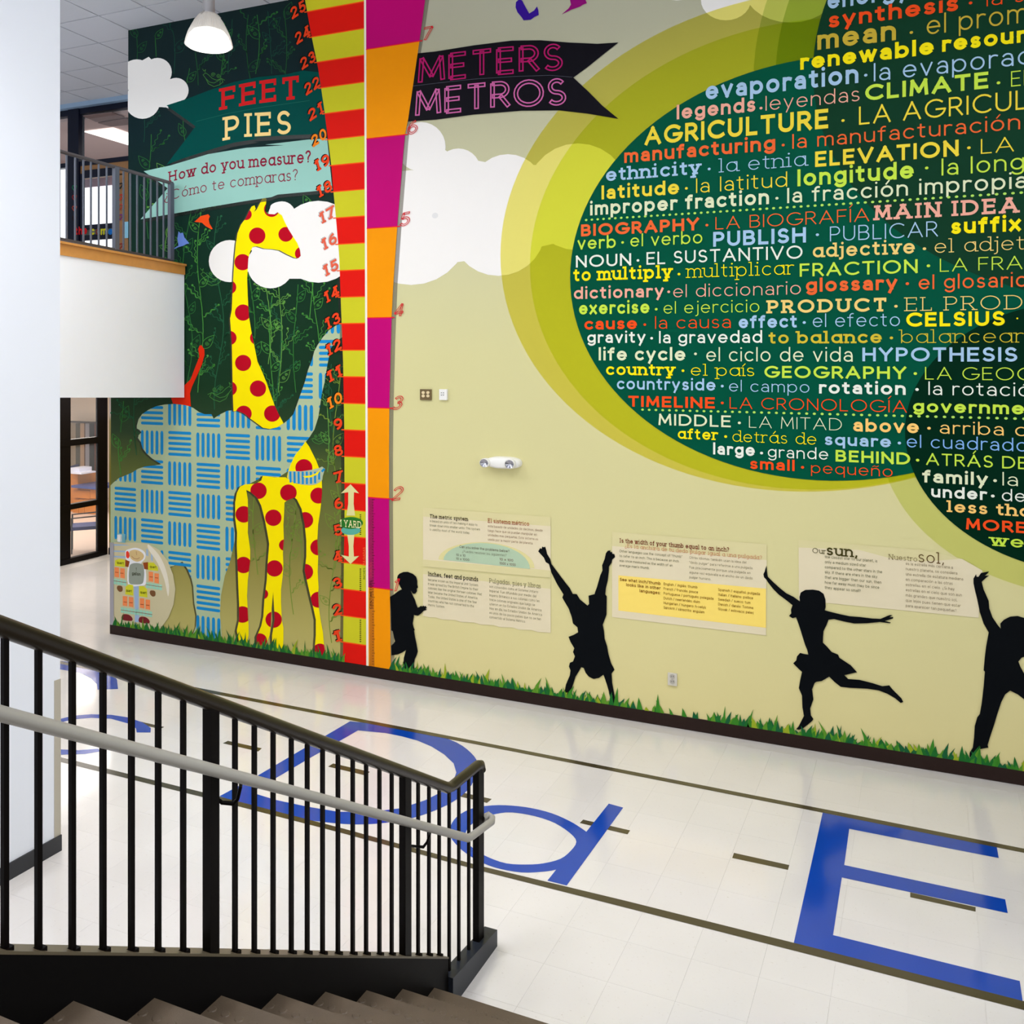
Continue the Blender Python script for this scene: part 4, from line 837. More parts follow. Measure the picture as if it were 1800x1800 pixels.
# --- information panels
PAN = ink((227, 214, 180)); PAN2 = ink((218, 208, 156))
R1 = lambda P: Zm(660, 860, 4.5, P)
R2 = lambda P: Zm(1040, 900, 4.5, P)
R3 = lambda P: Zm(1400, 980, 4.5, P)
R7 = lambda P: Zm(1400, 700, 4.5, P)
DKT, RDT, GYT, BRT = (56, 40, 22), (150, 62, 30), (104, 104, 74), (112, 26, 12)
def para(rows, x0, y0, x1list, dy, h, wt, col, parent, name='paragraph', slab=False, font=9):
    Qa = []; V = []; Fc = []
    for i, s in enumerate(rows):
        Q, wd, e = glyphs(s, wt, slab); y = y0 + dy * i; xe = x1list[i] if isinstance(x1list, list) else x1list
        u0, z0 = W(x0, y); u1 = W(xe, y)[0]; hh = h / sc_at(x0); kx = (u1 - u0) / wd
        for q in Q:
            b = len(V); V += [(u0 + p[0] * kx, DW - font * LAY, z0 + p[1] * hh) for p in q]; Fc.append(tuple(range(b, b + len(q))))
    return mk(name, V, Fc, ink(col), parent)
ip = wshape('info_panel', [R1([(378, 215), (1387, 292), (1387, 642), (378, 555)])], PAN, WP, 4, label='pale panel about the metric system')
wshape('panel_margin', [R1([(378, 145), (1387, 220), (1387, 292), (378, 215)])], PAN2, ip, 4)
wshape('panel_margin', [R1([(378, 555), (1387, 642), (1387, 700), (378, 610)])], PAN2, ip, 4)
hd = [(500 + 380 - 380 * math.cos(PI * i / 20), 555 + 9 * i / 2.6 - 170 * math.sin(PI * i / 20)) for i in range(21)]
wshape('half_disc', [R1(hd)], ink((222, 212, 150)), ip, 5)
wshape('half_disc', [R1([(540 + 342 - 342 * math.cos(PI * i / 20), 558 + 72 * i / 20 - 168 * math.sin(PI * i / 20)) for i in range(21)])], ink((178, 200, 168)), ip, 5.5, label='pale teal half disc')
def pz(f, P): return f([P])[0]
def hline(f, s, x0, y0, x1, h, wt, col, par, slab=True):
    a = pz(f, (x0, y0)); b = pz(f, (x1, y0)); return text_wall(s, a[0], a[1], b[0], h, wt, col, slab, parent=par, name='heading', layer=9)
def P_(f, rows, x0, y0, xs, dy, h, wt, col, par):
    a = pz(f, (x0, y0)); return para(rows, a[0], a[1], [pz(f, (x, 0))[0] for x in xs], dy / 4.5, h, wt, col, par)
hline(R1, 'The metric system', 434, 226, 734, 6.8, .155, DKT, ip)
P_(R1, ['is based on units of ten making it easy to', 'break down into smaller units. This system', 'is used by most of the world today.'], 434, 258, (810, 830, 750), 33.5, 4.2, .1, GYT, ip)
hline(R1, 'El sistema métrico', 893, 262, 1218, 7.2, .14, RDT, ip)
P_(R1, ['esta basado de unidades de decimos, desde', 'luego hace que se puedan manipular en', 'unidades mas pequeñas. Este sistema es', 'usado por la mayor parte del planeta.'], 893, 298, (1325, 1280, 1290, 1248), 35, 4.2, .1, (140, 110, 84), ip)
P_(R1, ['Can you solve the problems below?'], 668, 462, (1062,), 30, 4.6, .12, (110, 96, 84), ip); P_(R1, ['¿Puedes resolver los siguientes?'], 690, 498, (1040,), 30, 4.4, .1, (130, 130, 112), ip)
P_(R1, ['10 x 10', '10 x 1000'], 642, 526, (715, 745), 30, 4.2, .12, (104, 90, 84), ip); P_(R1, ['10 x 100', '1000 x 1000'], 985, 560, (1092, 1112), 33, 4.2, .12, (120, 74, 74), ip)
wv = [(378, 670), (1387, 788), (1387, 1135)] + [(1387 - 50.4 * i, 1135 - 6.6 * i + 5 * (i % 3) - 3) for i in range(1, 20)] + [(378, 1000)]
ip2 = wshape('info_panel', [R1(wv)], PAN, WP, 4, label='pale panel about inches, feet and pounds')
wshape('panel_margin', [R1([(378, 625), (1387, 712), (1387, 788), (378, 670)])], PAN2, ip2, 4)
hline(R1, 'Inches, feet and pounds', 420, 684, 815, 7.6, .155, (40, 34, 26), ip2)
P_(R1, ['became known as the Imperial Unit System.', 'It was spread by the British Empire to their', 'colonies like the original thirteen colonies that', 'later became the United States of America.', 'Today, the United States is one of the few', 'countries who has not converted to the', 'Metric System.'], 420, 722, (818, 815, 845, 812, 803, 782, 552), 33.2, 4.3, .1, GYT, ip2)
hline(R1, 'Pulgadas, pies y libras', 905, 738, 1310, 8, .1, (124, 118, 84), ip2)
P_(R1, ['son conocidos como el Sistema Unitario', 'Imperial. Fue difundido por medio del', 'Imperio Británico a sus colonias como las', 'trece colonias originales que luego se', 'unieron en los Estados Unidos de América', 'Hoy en día, los Estados Unidos de América', 'es unos de los pocos países que no se han', 'convertido al Sistema Métrico.'], 905, 776, (1290, 1275, 1300, 1265, 1315, 1320, 1312, 1190), 34.5, 4.3, .1, (122, 116, 88), ip2)
ip3 = wshape('info_panel', [R2([(163, 268), (1385, 380), (1380, 975), (163, 830)])], PAN, WP, 4, label='pale panel on thumbs and inches with a yellow box')
wshape('panel_margin', [R2([(163, 155), (1385, 255), (1385, 380), (163, 268)])], PAN2, ip3, 4)
wshape('yellow_box', [R2([(213, 500), (1380, 605), (1380, 915), (213, 778)])], ink((250, 220, 112)), ip3, 5, label='yellow box')
hline(R2, 'Is the width of your thumb equal to an inch?', 225, 240, 1088, 7.6, .15, BRT, ip3)
hline(R2, '¿Es la anchura de tu dedo pulgar igual a una pulgada?', 265, 280, 1348, 6.6, .09, (196, 120, 84), ip3)
P_(R2, ['Other languages use the concept of "thumb"', 'to refer to an inch. This is because an inch', 'was once measured as the width of an', "average man's thumb."], 222, 316, (718, 690, 642, 460), 37.5, 4.4, .11, GYT, ip3)
P_(R2, ['Otros idiomas también usan la idea del', '"dedo pulgar" para referirse a una pulgada.', 'Fue precisamente porque una pulgada en', 'alguna vez equivalía a el ancho de un dedo', 'pulgar humano.'], 775, 366, (1225, 1278, 1258, 1275, 945), 39, 4.3, .1, (128, 120, 92), ip3)
P_(R2, ['See what inch/thumb'], 226, 542, (547,), 30, 5.4, .155, (120, 70, 12), ip3); P_(R2, ['looks like in other'], 276, 584, (547,), 30, 5.4, .155, (120, 70, 12), ip3); P_(R2, ['languages:'], 382, 632, (547,), 30, 5.4, .155, (120, 70, 12), ip3)
P_(R2, ['English / inglés: thumb', 'French / francés: pouce', 'Portuguese / portugués: polegada', 'Dutch / neerlandés: duim', 'Hungarian / húngaro: hüvelyk', 'Sanskrit / sánscrito: angulam'], 572, 576, (838, 843, 965, 858, 905, 893), 37.5, 4.6, .14, (136, 100, 30), ip3)
P_(R2, ['Spanish / español: pulgada', 'Italian / italiano: pollice', 'Swedish / sueco: tum', 'Danish / danés: Tomme', 'Slovak / eslovaco: palec'], 1003, 622, (1332, 1278, 1257, 1280, 1283), 38, 4.6, .14, (136, 100, 30), ip3)
ip4 = wshape('info_panel', [R7([(18, 1180), (500, 1200), (760, 1270), (1000, 1290), (1310, 1270), (1470, 1362), (1440, 1735), (240, 1618), (20, 1600)])], PAN, WP, 4, label='pale panel about our sun')
wshape('panel_margin', [R7([(18, 1120), (1000, 1200), (1310, 1270), (1000, 1290), (760, 1270), (500, 1200), (18, 1180)])], PAN2, ip4, 4)
hline(R7, 'Our', 128, 1222, 232, 9, .11, (70, 66, 20), ip4); hline(R7, 'sun,', 240, 1238, 482, 18, .15, (66, 60, 24), ip4)
P_(R7, ['the closest star to our planet, is', 'only a medium sized star', 'compared to the other stars in the', 'sky. If there are stars in the sky', 'that are bigger than our sun, then', 'how far away must they be since', 'they appear so small?'], 226, 1262, (640, 550, 678, 640, 672, 655, 508), 40.5, 5, .12, GYT, ip4)
hline(R7, 'Nuestro', 732, 1272, 955, 9, .075, (104, 84, 44), ip4); hline(R7, 'sol,', 965, 1293, 1165, 19, .08, (92, 66, 30), ip4)
P_(R7, ['es la estrella más cercana a', 'nuestro planeta, se considera', 'una estrella de estatura mediana', 'en comparación a las otras', 'estrellas en el cielo. ¿Si hay', 'estrellas en el cielo que son aun', 'más grandes que nuestro sol,', 'que lejos pues tienen que estar', 'para aparecer tan pequeñas?'], 865, 1316, (1237, 1272, 1318, 1235, 1250, 1308, 1270, 1298, 1265), 41.5, 5, .1, (132, 118, 90), ip4)
# --- silhouettes of playing children
BK = mat('silhouette_ink', (5, 8, 12), .5, spec=.06)
BOY = R1([(195, 665), (225, 653), (260, 652), (300, 668), (325, 690), (335, 725), (333, 750), (340, 775), (330, 785), (332, 805), (318, 825), (300, 825), (282, 800), (300, 840), (315, 870), (325, 905), (338, 935), (350, 930), (365, 920), (372, 926), (385, 918), (388, 926), (402, 921), (404, 930), (412, 935), (400, 943), (410, 952), (398, 956), (385, 960), (360, 985), (340, 998), (315, 995), (308, 990), (305, 1020), (298, 1060), (305, 1090), (315, 1112), (308, 1115), (315, 1160), (328, 1220), (338, 1280), (330, 1310), (315, 1340), (308, 1380), (310, 1420), (325, 1445), (240, 1430), (215, 1390), (225, 1360), (228, 1330), (245, 1270), (215, 1290), (180, 1305), (130, 1312), (128, 1235), (150, 1215), (158, 1200), (150, 1170), (140, 1120), (128, 1115), (125, 960), (118, 850), (150, 830), (190, 800), (212, 790), (200, 770), (185, 740), (175, 700), (180, 680)])
HAND = R1([(1290, 490), (1305, 465), (1318, 470), (1322, 452), (1335, 458), (1345, 452), (1352, 475), (1360, 510), (1385, 550), (1395, 590), (1440, 650), (1500, 730), (1540, 780), (1562, 825), (1595, 828), (1620, 870), (1680, 918), (1692, 905), (1688, 840), (1735, 828)]) + R2([(30, 630), (45, 590), (70, 500), (88, 460), (85, 420), (105, 370), (115, 325), (130, 305), (150, 302), (150, 315), (165, 316), (165, 328), (182, 332), (188, 355), (165, 375), (160, 400), (140, 430), (138, 470), (130, 540), (115, 600), (110, 650), (122, 665), (120, 810), (105, 850), (90, 890), (100, 940), (105, 1000), (125, 1060), (135, 1120), (155, 1190), (183, 1245), (160, 1275), (165, 1350), (180, 1430), (190, 1490), (220, 1527), (170, 1525), (110, 1510), (150, 1490), (145, 1440), (125, 1370), (105, 1310), (95, 1285), (60, 1310), (20, 1318)]) + R1([(1720, 1495), (1690, 1480), (1665, 1450), (1650, 1412), (1630, 1405), (1610, 1440), (1585, 1480), (1560, 1560), (1530, 1620), (1555, 1640), (1530, 1648), (1470, 1632), (1500, 1590), (1510, 1540), (1540, 1470), (1545, 1430), (1533, 1400), (1540, 1370), (1565, 1360), (1580, 1320), (1565, 1285), (1575, 1255), (1545, 1205), (1530, 1165), (1570, 1150), (1605, 1130), (1600, 1090), (1565, 1060), (1555, 1010), (1530, 940), (1500, 890), (1480, 855), (1490, 830), (1440, 750), (1395, 660), (1375, 590), (1350, 575), (1335, 540)])
GIRL = R2([(1385, 422), (1378, 440), (1370, 470), (1360, 490), (1365, 515), (1385, 535), (1400, 560), (1440, 610), (1480, 650), (1540, 695), (1590, 735), (1578, 770), (1580, 800), (1562, 820), (1590, 838), (1618, 830), (1640, 890), (1665, 970), (1690, 1050), (1705, 1085), (1715, 1125), (1680, 1120), (1650, 1112), (1625, 1140), (1620, 1170), (1595, 1195), (1640, 1240), (1665, 1262), (1650, 1330), (1640, 1390), (1665, 1450), (1668, 1540), (1680, 1610), (1660, 1650), (1640, 1690), (1618, 1715), (1640, 1720), (1670, 1710), (1710, 1680), (1745, 1650), (1755, 1635), (1735, 1605), (1730, 1550), (1755, 1480), (1745, 1400), (1765, 1350)]) + R3([(160, 980), (200, 975), (260, 940), (300, 980), (350, 1020), (420, 1028), (560, 1035), (650, 1048), (720, 1075), (780, 1110), (825, 1148), (845, 1140), (830, 1110), (790, 1070), (760, 1040), (735, 1008), (680, 1015), (600, 990), (500, 965), (410, 958), (380, 928), (480, 905), (430, 850), (340, 790), (330, 765), (280, 745), (240, 700), (210, 670), (212, 620), (215, 580), (240, 530), (255, 490), (300, 485), (380, 505), (460, 520), (560, 518), (660, 508), (740, 518), (748, 512), (700, 500), (765, 480), (765, 468), (735, 470), (760, 455), (740, 452), (700, 468), (665, 483), (600, 480), (500, 468), (420, 462), (340, 445), (260, 425), (225, 415), (232, 390), (230, 330), (215, 285), (180, 260), (130, 252), (70, 255), (35, 275), (25, 310), (28, 345)]) + R2([(1600, 670), (1540, 640), (1490, 600), (1440, 555), (1395, 510), (1388, 470)])
JUMP = R3([(1400, 165), (1420, 130), (1425, 150), (1440, 150), (1460, 120), (1500, 112), (1525, 108), (1510, 125), (1490, 142), (1525, 140), (1500, 158), (1465, 190), (1480, 250), (1520, 340), (1525, 400), (1550, 470), (1590, 530), (1615, 560), (1612, 520), (1640, 490), (1690, 465), (1750, 460), (1800, 475), (1835, 510), (1850, 570), (1840, 630), (1830, 655), (1900, 640), (1960, 580), (2010, 500), (2045, 420), (2070, 425), (2050, 520), (2000, 620), (1930, 720), (1850, 760), (1800, 783), (1780, 790), (1755, 820), (1770, 860), (1800, 915), (1850, 955), (1950, 1040), (2040, 1120), (2090, 1130), (2100, 1180), (2000, 1190), (1900, 1160), (1800, 1118), (1750, 1080), (1690, 1050), (1650, 1080), (1620, 1140), (1590, 1230), (1560, 1330), (1530, 1420), (1512, 1480), (1518, 1500), (1440, 1515), (1430, 1545), (1410, 1580), (1385, 1587), (1368, 1570), (1370, 1540), (1395, 1500), (1405, 1420), (1410, 1330), (1430, 1260), (1450, 1235), (1465, 1150), (1480, 1020), (1490, 900), (1480, 890), (1490, 780), (1500, 700), (1520, 590), (1480, 520), (1450, 430), (1430, 330), (1410, 250), (1400, 200)])
for P, l in ((BOY, 'black silhouette of a running boy beside the meter ruler'), (HAND, 'black silhouette of a child with both arms thrown up'), (GIRL, 'black silhouette of a leaping girl in a skirt'), (JUMP, 'black silhouette of a jumping boy cut by the right edge')):
    wshape('child_silhouette', [P], BK, WP, 8, label=l)
# --- grass border
rnd = random.Random(5); V = []; Fc = []; mi = []
u = UL + .07; cols = [ink(c) for c in ((34, 104, 44), (58, 126, 40), (92, 142, 44), (150, 166, 44), (30, 92, 54))]
ua, ub = W(604, 1150)[0], W(687, 1150)[0]
while u < 3.0:
    xx = (VX2 * AU - VX1 * u) / (AU - u)
    dens = 1.0
    if 1165 < xx < 1245: dens = .12
    elif 1100 < xx < 1165: dens = .5
    if not (ua < u < ub) and rnd.random() < dens:
        tall = rnd.random() < .13
        h = rnd.uniform(.12, .19) if tall else rnd.uniform(.035, .115)
        if 1100 < xx < 1250 and not tall: h *= .8
        wd = rnd.uniform(.015, .034); ln = rnd.uniform(-.05, .05) * (h / .1); b = len(V); y = DW - (8.6 + rnd.random() * .9) * LAY
        V += [(u - wd, y, .115), (u + wd, y, .115), (u + ln * .35 + wd * .5, y, .115 + h * .5), (u + ln, y, .115 + h), (u + ln * .35 - wd * .6, y, .115 + h * .5)]; Fc.append((b, b + 1, b + 2, b + 3, b + 4))
        mi.append(rnd.choices(range(5), (4, 4, 3, 1.6 if xx > 680 else .4, 3))[0])
    u += rnd.uniform(.007, .024)
mk('grass_border', V, Fc, cols, WP, mi=mi, kind='stuff', label='printed green grass blades along the foot of the mural')

# ================================================================ floor writing
BLUE = mat('blue_vinyl', (6, 62, 160), .14, spec=.4, noise=.05, nscale=2, coat=.1); STR = mat('dark_stripe_vinyl', (66, 58, 40), .2, spec=.5)
Z5 = lambda P: Zm(400, 1150, 3.6, P)
Z7 = lambda P: Zm(900, 1250, 2, P)
ZL = lambda P: Zm(0, 1060, 4, P)
E_ = [(1446, 1429), (1752, 1488.5), (1755.7, 1508.7), (1492.8, 1457.3), (1484, 1521), (1767, 1581.3), (1771.5, 1605.5), (1479.8, 1542.8), (1464.3, 1644.2), (1792.6, 1725), (1798, 1762), (1395, 1659)]
fshape('floor_letter', [E_], BLUE, floor, .0012, label='blue capital E laid into the floor')
Do = smooth_poly(Z5([(400, 1030), (600, 1062), (800, 1078), (1000, 1068), (1200, 1030), (1400, 950), (1520, 860), (1570, 760), (1582, 690), (1540, 620), (1450, 560), (1300, 510), (1100, 465)]), 3)
Do = Z5([(775, 425), (180, 775), (0, 872), (-52, 900), (160, 965)]) + smooth_poly(Z5([(160, 965), (400, 1032), (600, 1062), (800, 1078), (1000, 1068), (1200, 1030), (1400, 950), (1520, 860), (1570, 770), (1582, 690), (1540, 625), (1450, 560), (1300, 508), (1100, 466), (960, 444), (775, 425)]), 3)[3:-6]
Di = Z5([(825, 483), (1000, 500), (1100, 520), (1200, 547), (1290, 585), (1370, 635), (1430, 692), (1447, 750), (1425, 810), (1370, 865), (1250, 925), (1100, 975), (900, 1000), (700, 998), (500, 965), (300, 922), (150, 876), (280, 800), (500, 670), (700, 555)])
fshape('floor_letter', [Do], BLUE, floor, .0012, exc=[Di], label='blue capital D laid into the floor')
do = smooth_poly([(790, 1467), (792, 1452), (803, 1436), (828, 1422), (865, 1416), (900, 1416.5), (935, 1421), (970, 1430), (1000, 1443), (1020, 1455), (1034, 1466), (1040, 1480), (1030, 1500), (1008, 1518), (978, 1529), (950, 1533), (917, 1534), (880, 1528), (850, 1518), (820, 1501), (800, 1483)], 3)
di = smooth_poly([(818, 1466), (826, 1452), (845, 1439), (872, 1431), (900, 1428.5), (940, 1435), (975, 1447), (1002, 1465), (1013, 1480), (1003, 1496), (985, 1510), (955, 1518), (925, 1520), (890, 1518), (860, 1508), (838, 1496), (822, 1482)], 3)
fshape('floor_letter', [do], BLUE, floor, .0012, exc=[di], label='blue round bowl of the lowercase d on the floor')
fshape('floor_letter', [[(1070, 1413), (1095.5, 1420), (996, 1557), (962, 1548.5)]], BLUE, floor, .0014, label='blue stem of the lowercase d on the floor')
fshape('floor_letter', [ZL([(160, 420), (300, 404), (425, 408), (560, 425), (680, 455), (780, 490), (822, 540), (829, 605), (685, 610), (680, 570), (640, 530), (560, 490), (425, 468), (300, 464), (160, 480), (60, 520), (20, 490)])], BLUE, floor, .0012, label='blue end of the capital C beside the white column')
fshape('floor_letter', [ZL([(260, 880), (330, 840), (425, 815), (520, 792), (640, 783), (780, 787), (900, 805), (1000, 840), (1060, 880), (1058, 911), (960, 911), (955, 882), (900, 848), (780, 815), (640, 808), (520, 818), (425, 840), (360, 865), (320, 910), (330, 970), (380, 1015), (425, 1030), (550, 1036), (692, 1025), (702, 1045), (600, 1062), (425, 1068), (330, 1050), (270, 1000), (245, 930)])], BLUE, floor, .0012, label='blue lowercase c on the floor beside the white column')
fshape('floor_stripe', [[(60, 1153.5), (400, 1219.3), (900, 1315.2), (1450, 1423), (1900, 1512), (1900, 1519.5), (1450, 1429.7), (900, 1321), (400, 1224.8), (60, 1158.5)]], STR, floor, .0016, label='dark stripe on the floor nearer the mural')
fshape('floor_stripe', [[(60, 1320), (356, 1393), (600, 1456), (850, 1524), (1100, 1584), (1450, 1671.5), (1900, 1786), (1900, 1802), (1450, 1685.5), (1100, 1596), (850, 1532.5), (600, 1464.5), (356, 1401.5), (60, 1328)]], STR, floor, .0016, label='dark stripe on the floor nearer the stairs')
for P in (Z7([(250, 382), (415, 420), (406, 434), (238, 394)]), Z7([(780, 499), (975, 542), (970, 559), (774, 517)]), Z7([(1400, 638), (1630, 690), (1630, 706), (1400, 655)]), Z5([(668, 692), (900, 745), (872, 768), (635, 712)]), Z5([(1440, 866), (1672, 917), (1641, 942), (1420, 890)]), ZL([(1602, 970), (1840, 1022), (1815, 1045), (1565, 987)]), ZL([(930, 822), (1155, 872), (1128, 886), (900, 838)])):
    fshape('floor_dash', [P], STR, floor, .0009)

# ================================================================ left side
UC = -5.73; YE = PU(105.5, 1400, UC)[1]
cw = MB(); cw.box((UC - .45, -3, 0), (UC, YE, CEIL)); wl = cw.out('wall_left', mat('column_paint', (228, 231, 239), .6, bump=.05, bscale=120), kind='structure', label='white wall end at the left edge of the photo')
g = MB(); y0 = PU(95, 1400, UC)[1]; zt = PU(100, 1195, UC)[2]
g.box((UC - .002, y0, .1), (UC + .004, YE + .004, zt)); g.out('corner_guard', mat('beige_vinyl', (176, 168, 152), .5), wl, label='beige corner guard on the white wall end')
b = MB(); b.box((UC - .02, -3, 0), (UC + .012, YE + .006, .115)); b.out('baseboard_left', mat('charcoal_vinyl', (30, 32, 38), .4), kind='structure')
# --- upper balcony
UB = -8.33
def lineY(pa, pb, Y):                                     # extend a 3-D line (on a plane X = const) to Y
    t = (Y - pa[1]) / (pb[1] - pa[1]); return pa[2] + (pb[2] - pa[2]) * t
bl = (PU(104, 699, UB), PU(325, 698.8, UB)); bt = (PU(104, 448, UB), PU(325, 483.3, UB)); wt_ = (PU(104, 424, UB), PU(326, 465, UB))
bal = empty('balcony', (UB, 7, 3.1), label='white balcony parapet with an oak cap at the left', cat='balcony')
Ya, Yb = 5.0, DW - .02
m = MB(); m.prism([(UB, Ya, lineY(*bl, Ya)), (UB, Yb, lineY(*bl, Yb)), (UB, Yb, lineY(*bt, Yb) + .03), (UB, Ya, lineY(*bt, Ya) + .03)], (-.14, 0, 0)); m.out('parapet_panel', M_white, bal)
oak = mat('oak_trim', (200, 138, 66), .4, noise=.15, nscale=12)
m = MB(); a0, a1 = lineY(*bt, Ya), lineY(*bt, Yb); c0, c1 = lineY(*wt_, Ya), lineY(*wt_, Yb)
m.prism([(UB + .015, Ya, a0), (UB + .015, Yb, a1), (UB + .015, Yb, c1 - .025), (UB + .015, Ya, c0 - .025)], (-.17, 0, 0))
m.prism([(UB + .04, Ya, c0 - .025), (UB + .04, Yb, c1 - .025), (UB + .04, Yb, c1), (UB + .04, Ya, c0)], (-.22, 0, 0)); m.out('oak_cap', oak, bal, label='oak cap rail')
m = MB(); m.box((-15.3, Ya, 3.2), (UB - .145, DW - .02, 4.2)); m.out('floor_slab', M_white, bal); MB().box((-15.3, DW + .001, 3.2), (UL - .05, 11.02, 4.2)).out('floor_upper', M_white, kind='structure')
UR = -8.47
ra, rb_ = PU(104, 265.5, UR), PU(303, 322.5, UR); ba, bb_ = PU(104, 419, UR), PU(303, 458, UR)
M_rail2 = mat('grey_steel', (84, 88, 100), .35, spec=.5)
br = empty('balcony_railing', (UR, 7.5, 4.75), label='thin grey steel railing on the balcony parapet', cat='railing')
ZR = lambda Y: lineY(ra, rb_, Y)
ZB = lambda Y: lineY(ba, bb_, Y)
MB().tube([(UR, 5.0, ZR(5.0)), (UR, rb_[1], rb_[2])], .021, 12).out('top_rail', mat('dark_grey_steel', (66, 62, 64), .4), br, smooth=True)
m = MB(); m.prism([(UR + .02, 5.0, ZB(5.0) - .02), (UR + .02, bb_[1], bb_[2] - .02), (UR + .02, bb_[1], bb_[2] + .01), (UR + .02, 5.0, ZB(5.0) + .01)], (-.04, 0, 0)); m.out('bottom_rail', mat('dark_grey_steel', (66, 62, 64)), br)
for x in (203.5, 300.5):
    Y = PU(x, 400, UR)[1]; MB().box((UR - .024, Y - .03, ZB(Y)), (UR + .024, Y + .03, ZR(Y))).out('post', M_rail2, br)
for x in (104.5, 117, 132, 146.6, 159.8, 173.5, 187.5, 217, 229, 241, 253.5, 265, 276.5, 287.5):
    Y = PU(x, 400, UR)[1]; MB().box((UR - .008, Y - .008, ZB(Y)), (UR + .008, Y + .008, ZR(Y))).out('baluster', M_rail2, br)
# --- upper window wall beyond the balcony
YW = 11.1
FRM = mat('navy_frame', (12, 18, 38), .4, spec=.2)
def boxw(name, x0, y0, x1, y1, Y, d, m, parent=None, **k):
    a, b = PW(x0, y0, Y), PW(x1, y1, Y)
    return MB().box((a[0], Y, b[2]), (b[0], Y + d, a[2])).out(name, m, parent, **k)
win = empty('window_1', (-12, YW, 4.2), label='dark framed upper window wall beyond the balcony', kind='structure')
XL = PW(60, 300, YW)[0]; XR = PW(260, 300, YW)[0]
zs = lambda y, x=165: PW(x, y, YW)[2]
MB().box((XL, YW, zs(197)), (XR, YW + .12, zs(187))).out('frame_header', FRM, win)
MB().box((XL, YW - .1, zs(187)), (XR, YW + .12, CEIL)).out('header_trim', mat('pale_blue_trim', (150, 176, 204), .5), win)
boxw('mullion', 119, 192, 138, 440, YW - .02, .12, FRM, win)
MB().box((XL, YW, zs(289)), (XR, YW + .1, zs(281))).out('transom', FRM, win)
wood = mat('plywood', (156, 112, 68), .6, noise=.25, nscale=5)
boxw('wood_panel', 139, 290, 226, 306, YW + .02, .05, wood, win); boxw('wood_panel', 127, 290, 138, 440, YW + .01, .05, wood, win); boxw('wood_panel', 206, 306, 216, 440, YW + .02, .05, wood, win); boxw('wood_panel', 217, 300, 236, 440, YW + .025, .05, wood, win)
for a in ((137, 306, 144, 440), (198, 306, 205, 440), (144, 300, 200, 308), (144, 396, 200, 400), (144, 414, 200, 419)): boxw('door_frame', *a, YW + .0, .06, FRM, win)
boxw('shelf_strip', 132, 400, 200, 414, YW + .03, .03, mat('grey_blue_paint', (110, 120, 112)), win)
glass = bpy.data.materials.new('clear_glass'); glass.use_nodes = True
_b = glass.node_tree.nodes['Principled BSDF']; _b.inputs['Base Color'].default_value = (.9, .95, 1, 1); _b.inputs['Roughness'].default_value = .03; _b.inputs['Alpha'].default_value = .05
boxw('pane', 139, 197, 260, 281, YW + .05, .008, glass, win); boxw('pane', 90, 197, 119, 281, YW + .05, .008, glass, win)
DAY = glow('daylight_window', (246, 250, 255), 1.5)
boxw('daylight_pane', 60, 300, 119, 425, YW + .5, .02, DAY, win); boxw('daylight_pane', 144, 318, 198, 440, YW + .5, .02, DAY, win)
m = MB(); a = PW(144, 300, YW + .45); b = PW(198, 325, YW + .45); m.box((a[0], YW + .45, b[2]), (b[0], YW + .47, a[2])); m.out('roller_blind', mat('mauve_blind', (196, 172, 184)), win)
M_rm = mat('mauve_ceiling', (205, 178, 172), .9, noise=.04, nscale=30)
MB().box((-19, YW + .12, 7.5), (-8.6, 16.5, 7.6)).out('room_ceiling', M_rm, win)
MB().box((-19, 14.6, 4.2), (-8.6, 14.7, 7.5)).out('room_wall', mat('mauve_wall', (150, 120, 116), .9), win)
def pc(x, y, z):                                          # point on a level surface above the eye
    h = (EYE - z) / EYE; return (KU * h * (x - VX2) / (y - YH), KW * h * (x - VX1) / (y - YH), z)
m = MB(); m.prism([pc(148, 231, 7.49), pc(199, 224.5, 7.49), pc(262, 246, 7.49), pc(228, 255, 7.49)], (0, 0, -.01)); tro = m.out('troffer_light', glow('troffer_glow', (255, 250, 244), 2.2), label='bright ceiling light panel seen through the upper window', cat='ceiling light')
MG = mat('vent_grille', (128, 104, 100), .6)
for P in ([(146, 203), (197, 196.5), (219, 205), (169, 213)], [(172, 215), (222, 207), (245, 216), (195, 221)]):
    m = MB(); m.prism([pc(x, y, 7.49) for x, y in P], (0, 0, -.015)); m.out('ceiling_vent', MG, label='grey ceiling vent grille, the %s of two above the troffer light' % ('left' if P[0][0] == 146 else 'right'), cat='vent')
for i, (s, x0, x1, c) in enumerate((('the', 132, 153, (206, 26, 32)), ('c', 160, 166, (208, 200, 40)), ('o', 168, 175, (120, 52, 50)), ('m', 177, 188, (208, 200, 40)), ('e', 190, 198, (30, 110, 190)))):
    Q, wd, e = glyphs(s, .24); V = []; Fc = []; p0 = PW(x0, 413, YW - .03); p1 = PW(x1, 413, YW - .03); h = .13
    for q in Q:
        bse = len(V); V += [(p0[0] + p[0] / wd * (p1[0] - p0[0]), YW - .03, p0[2] + p[1] * h) for p in q]; Fc.append(tuple(range(bse, bse + len(q))))
    mk('lettering', V, Fc, ink(c), win)
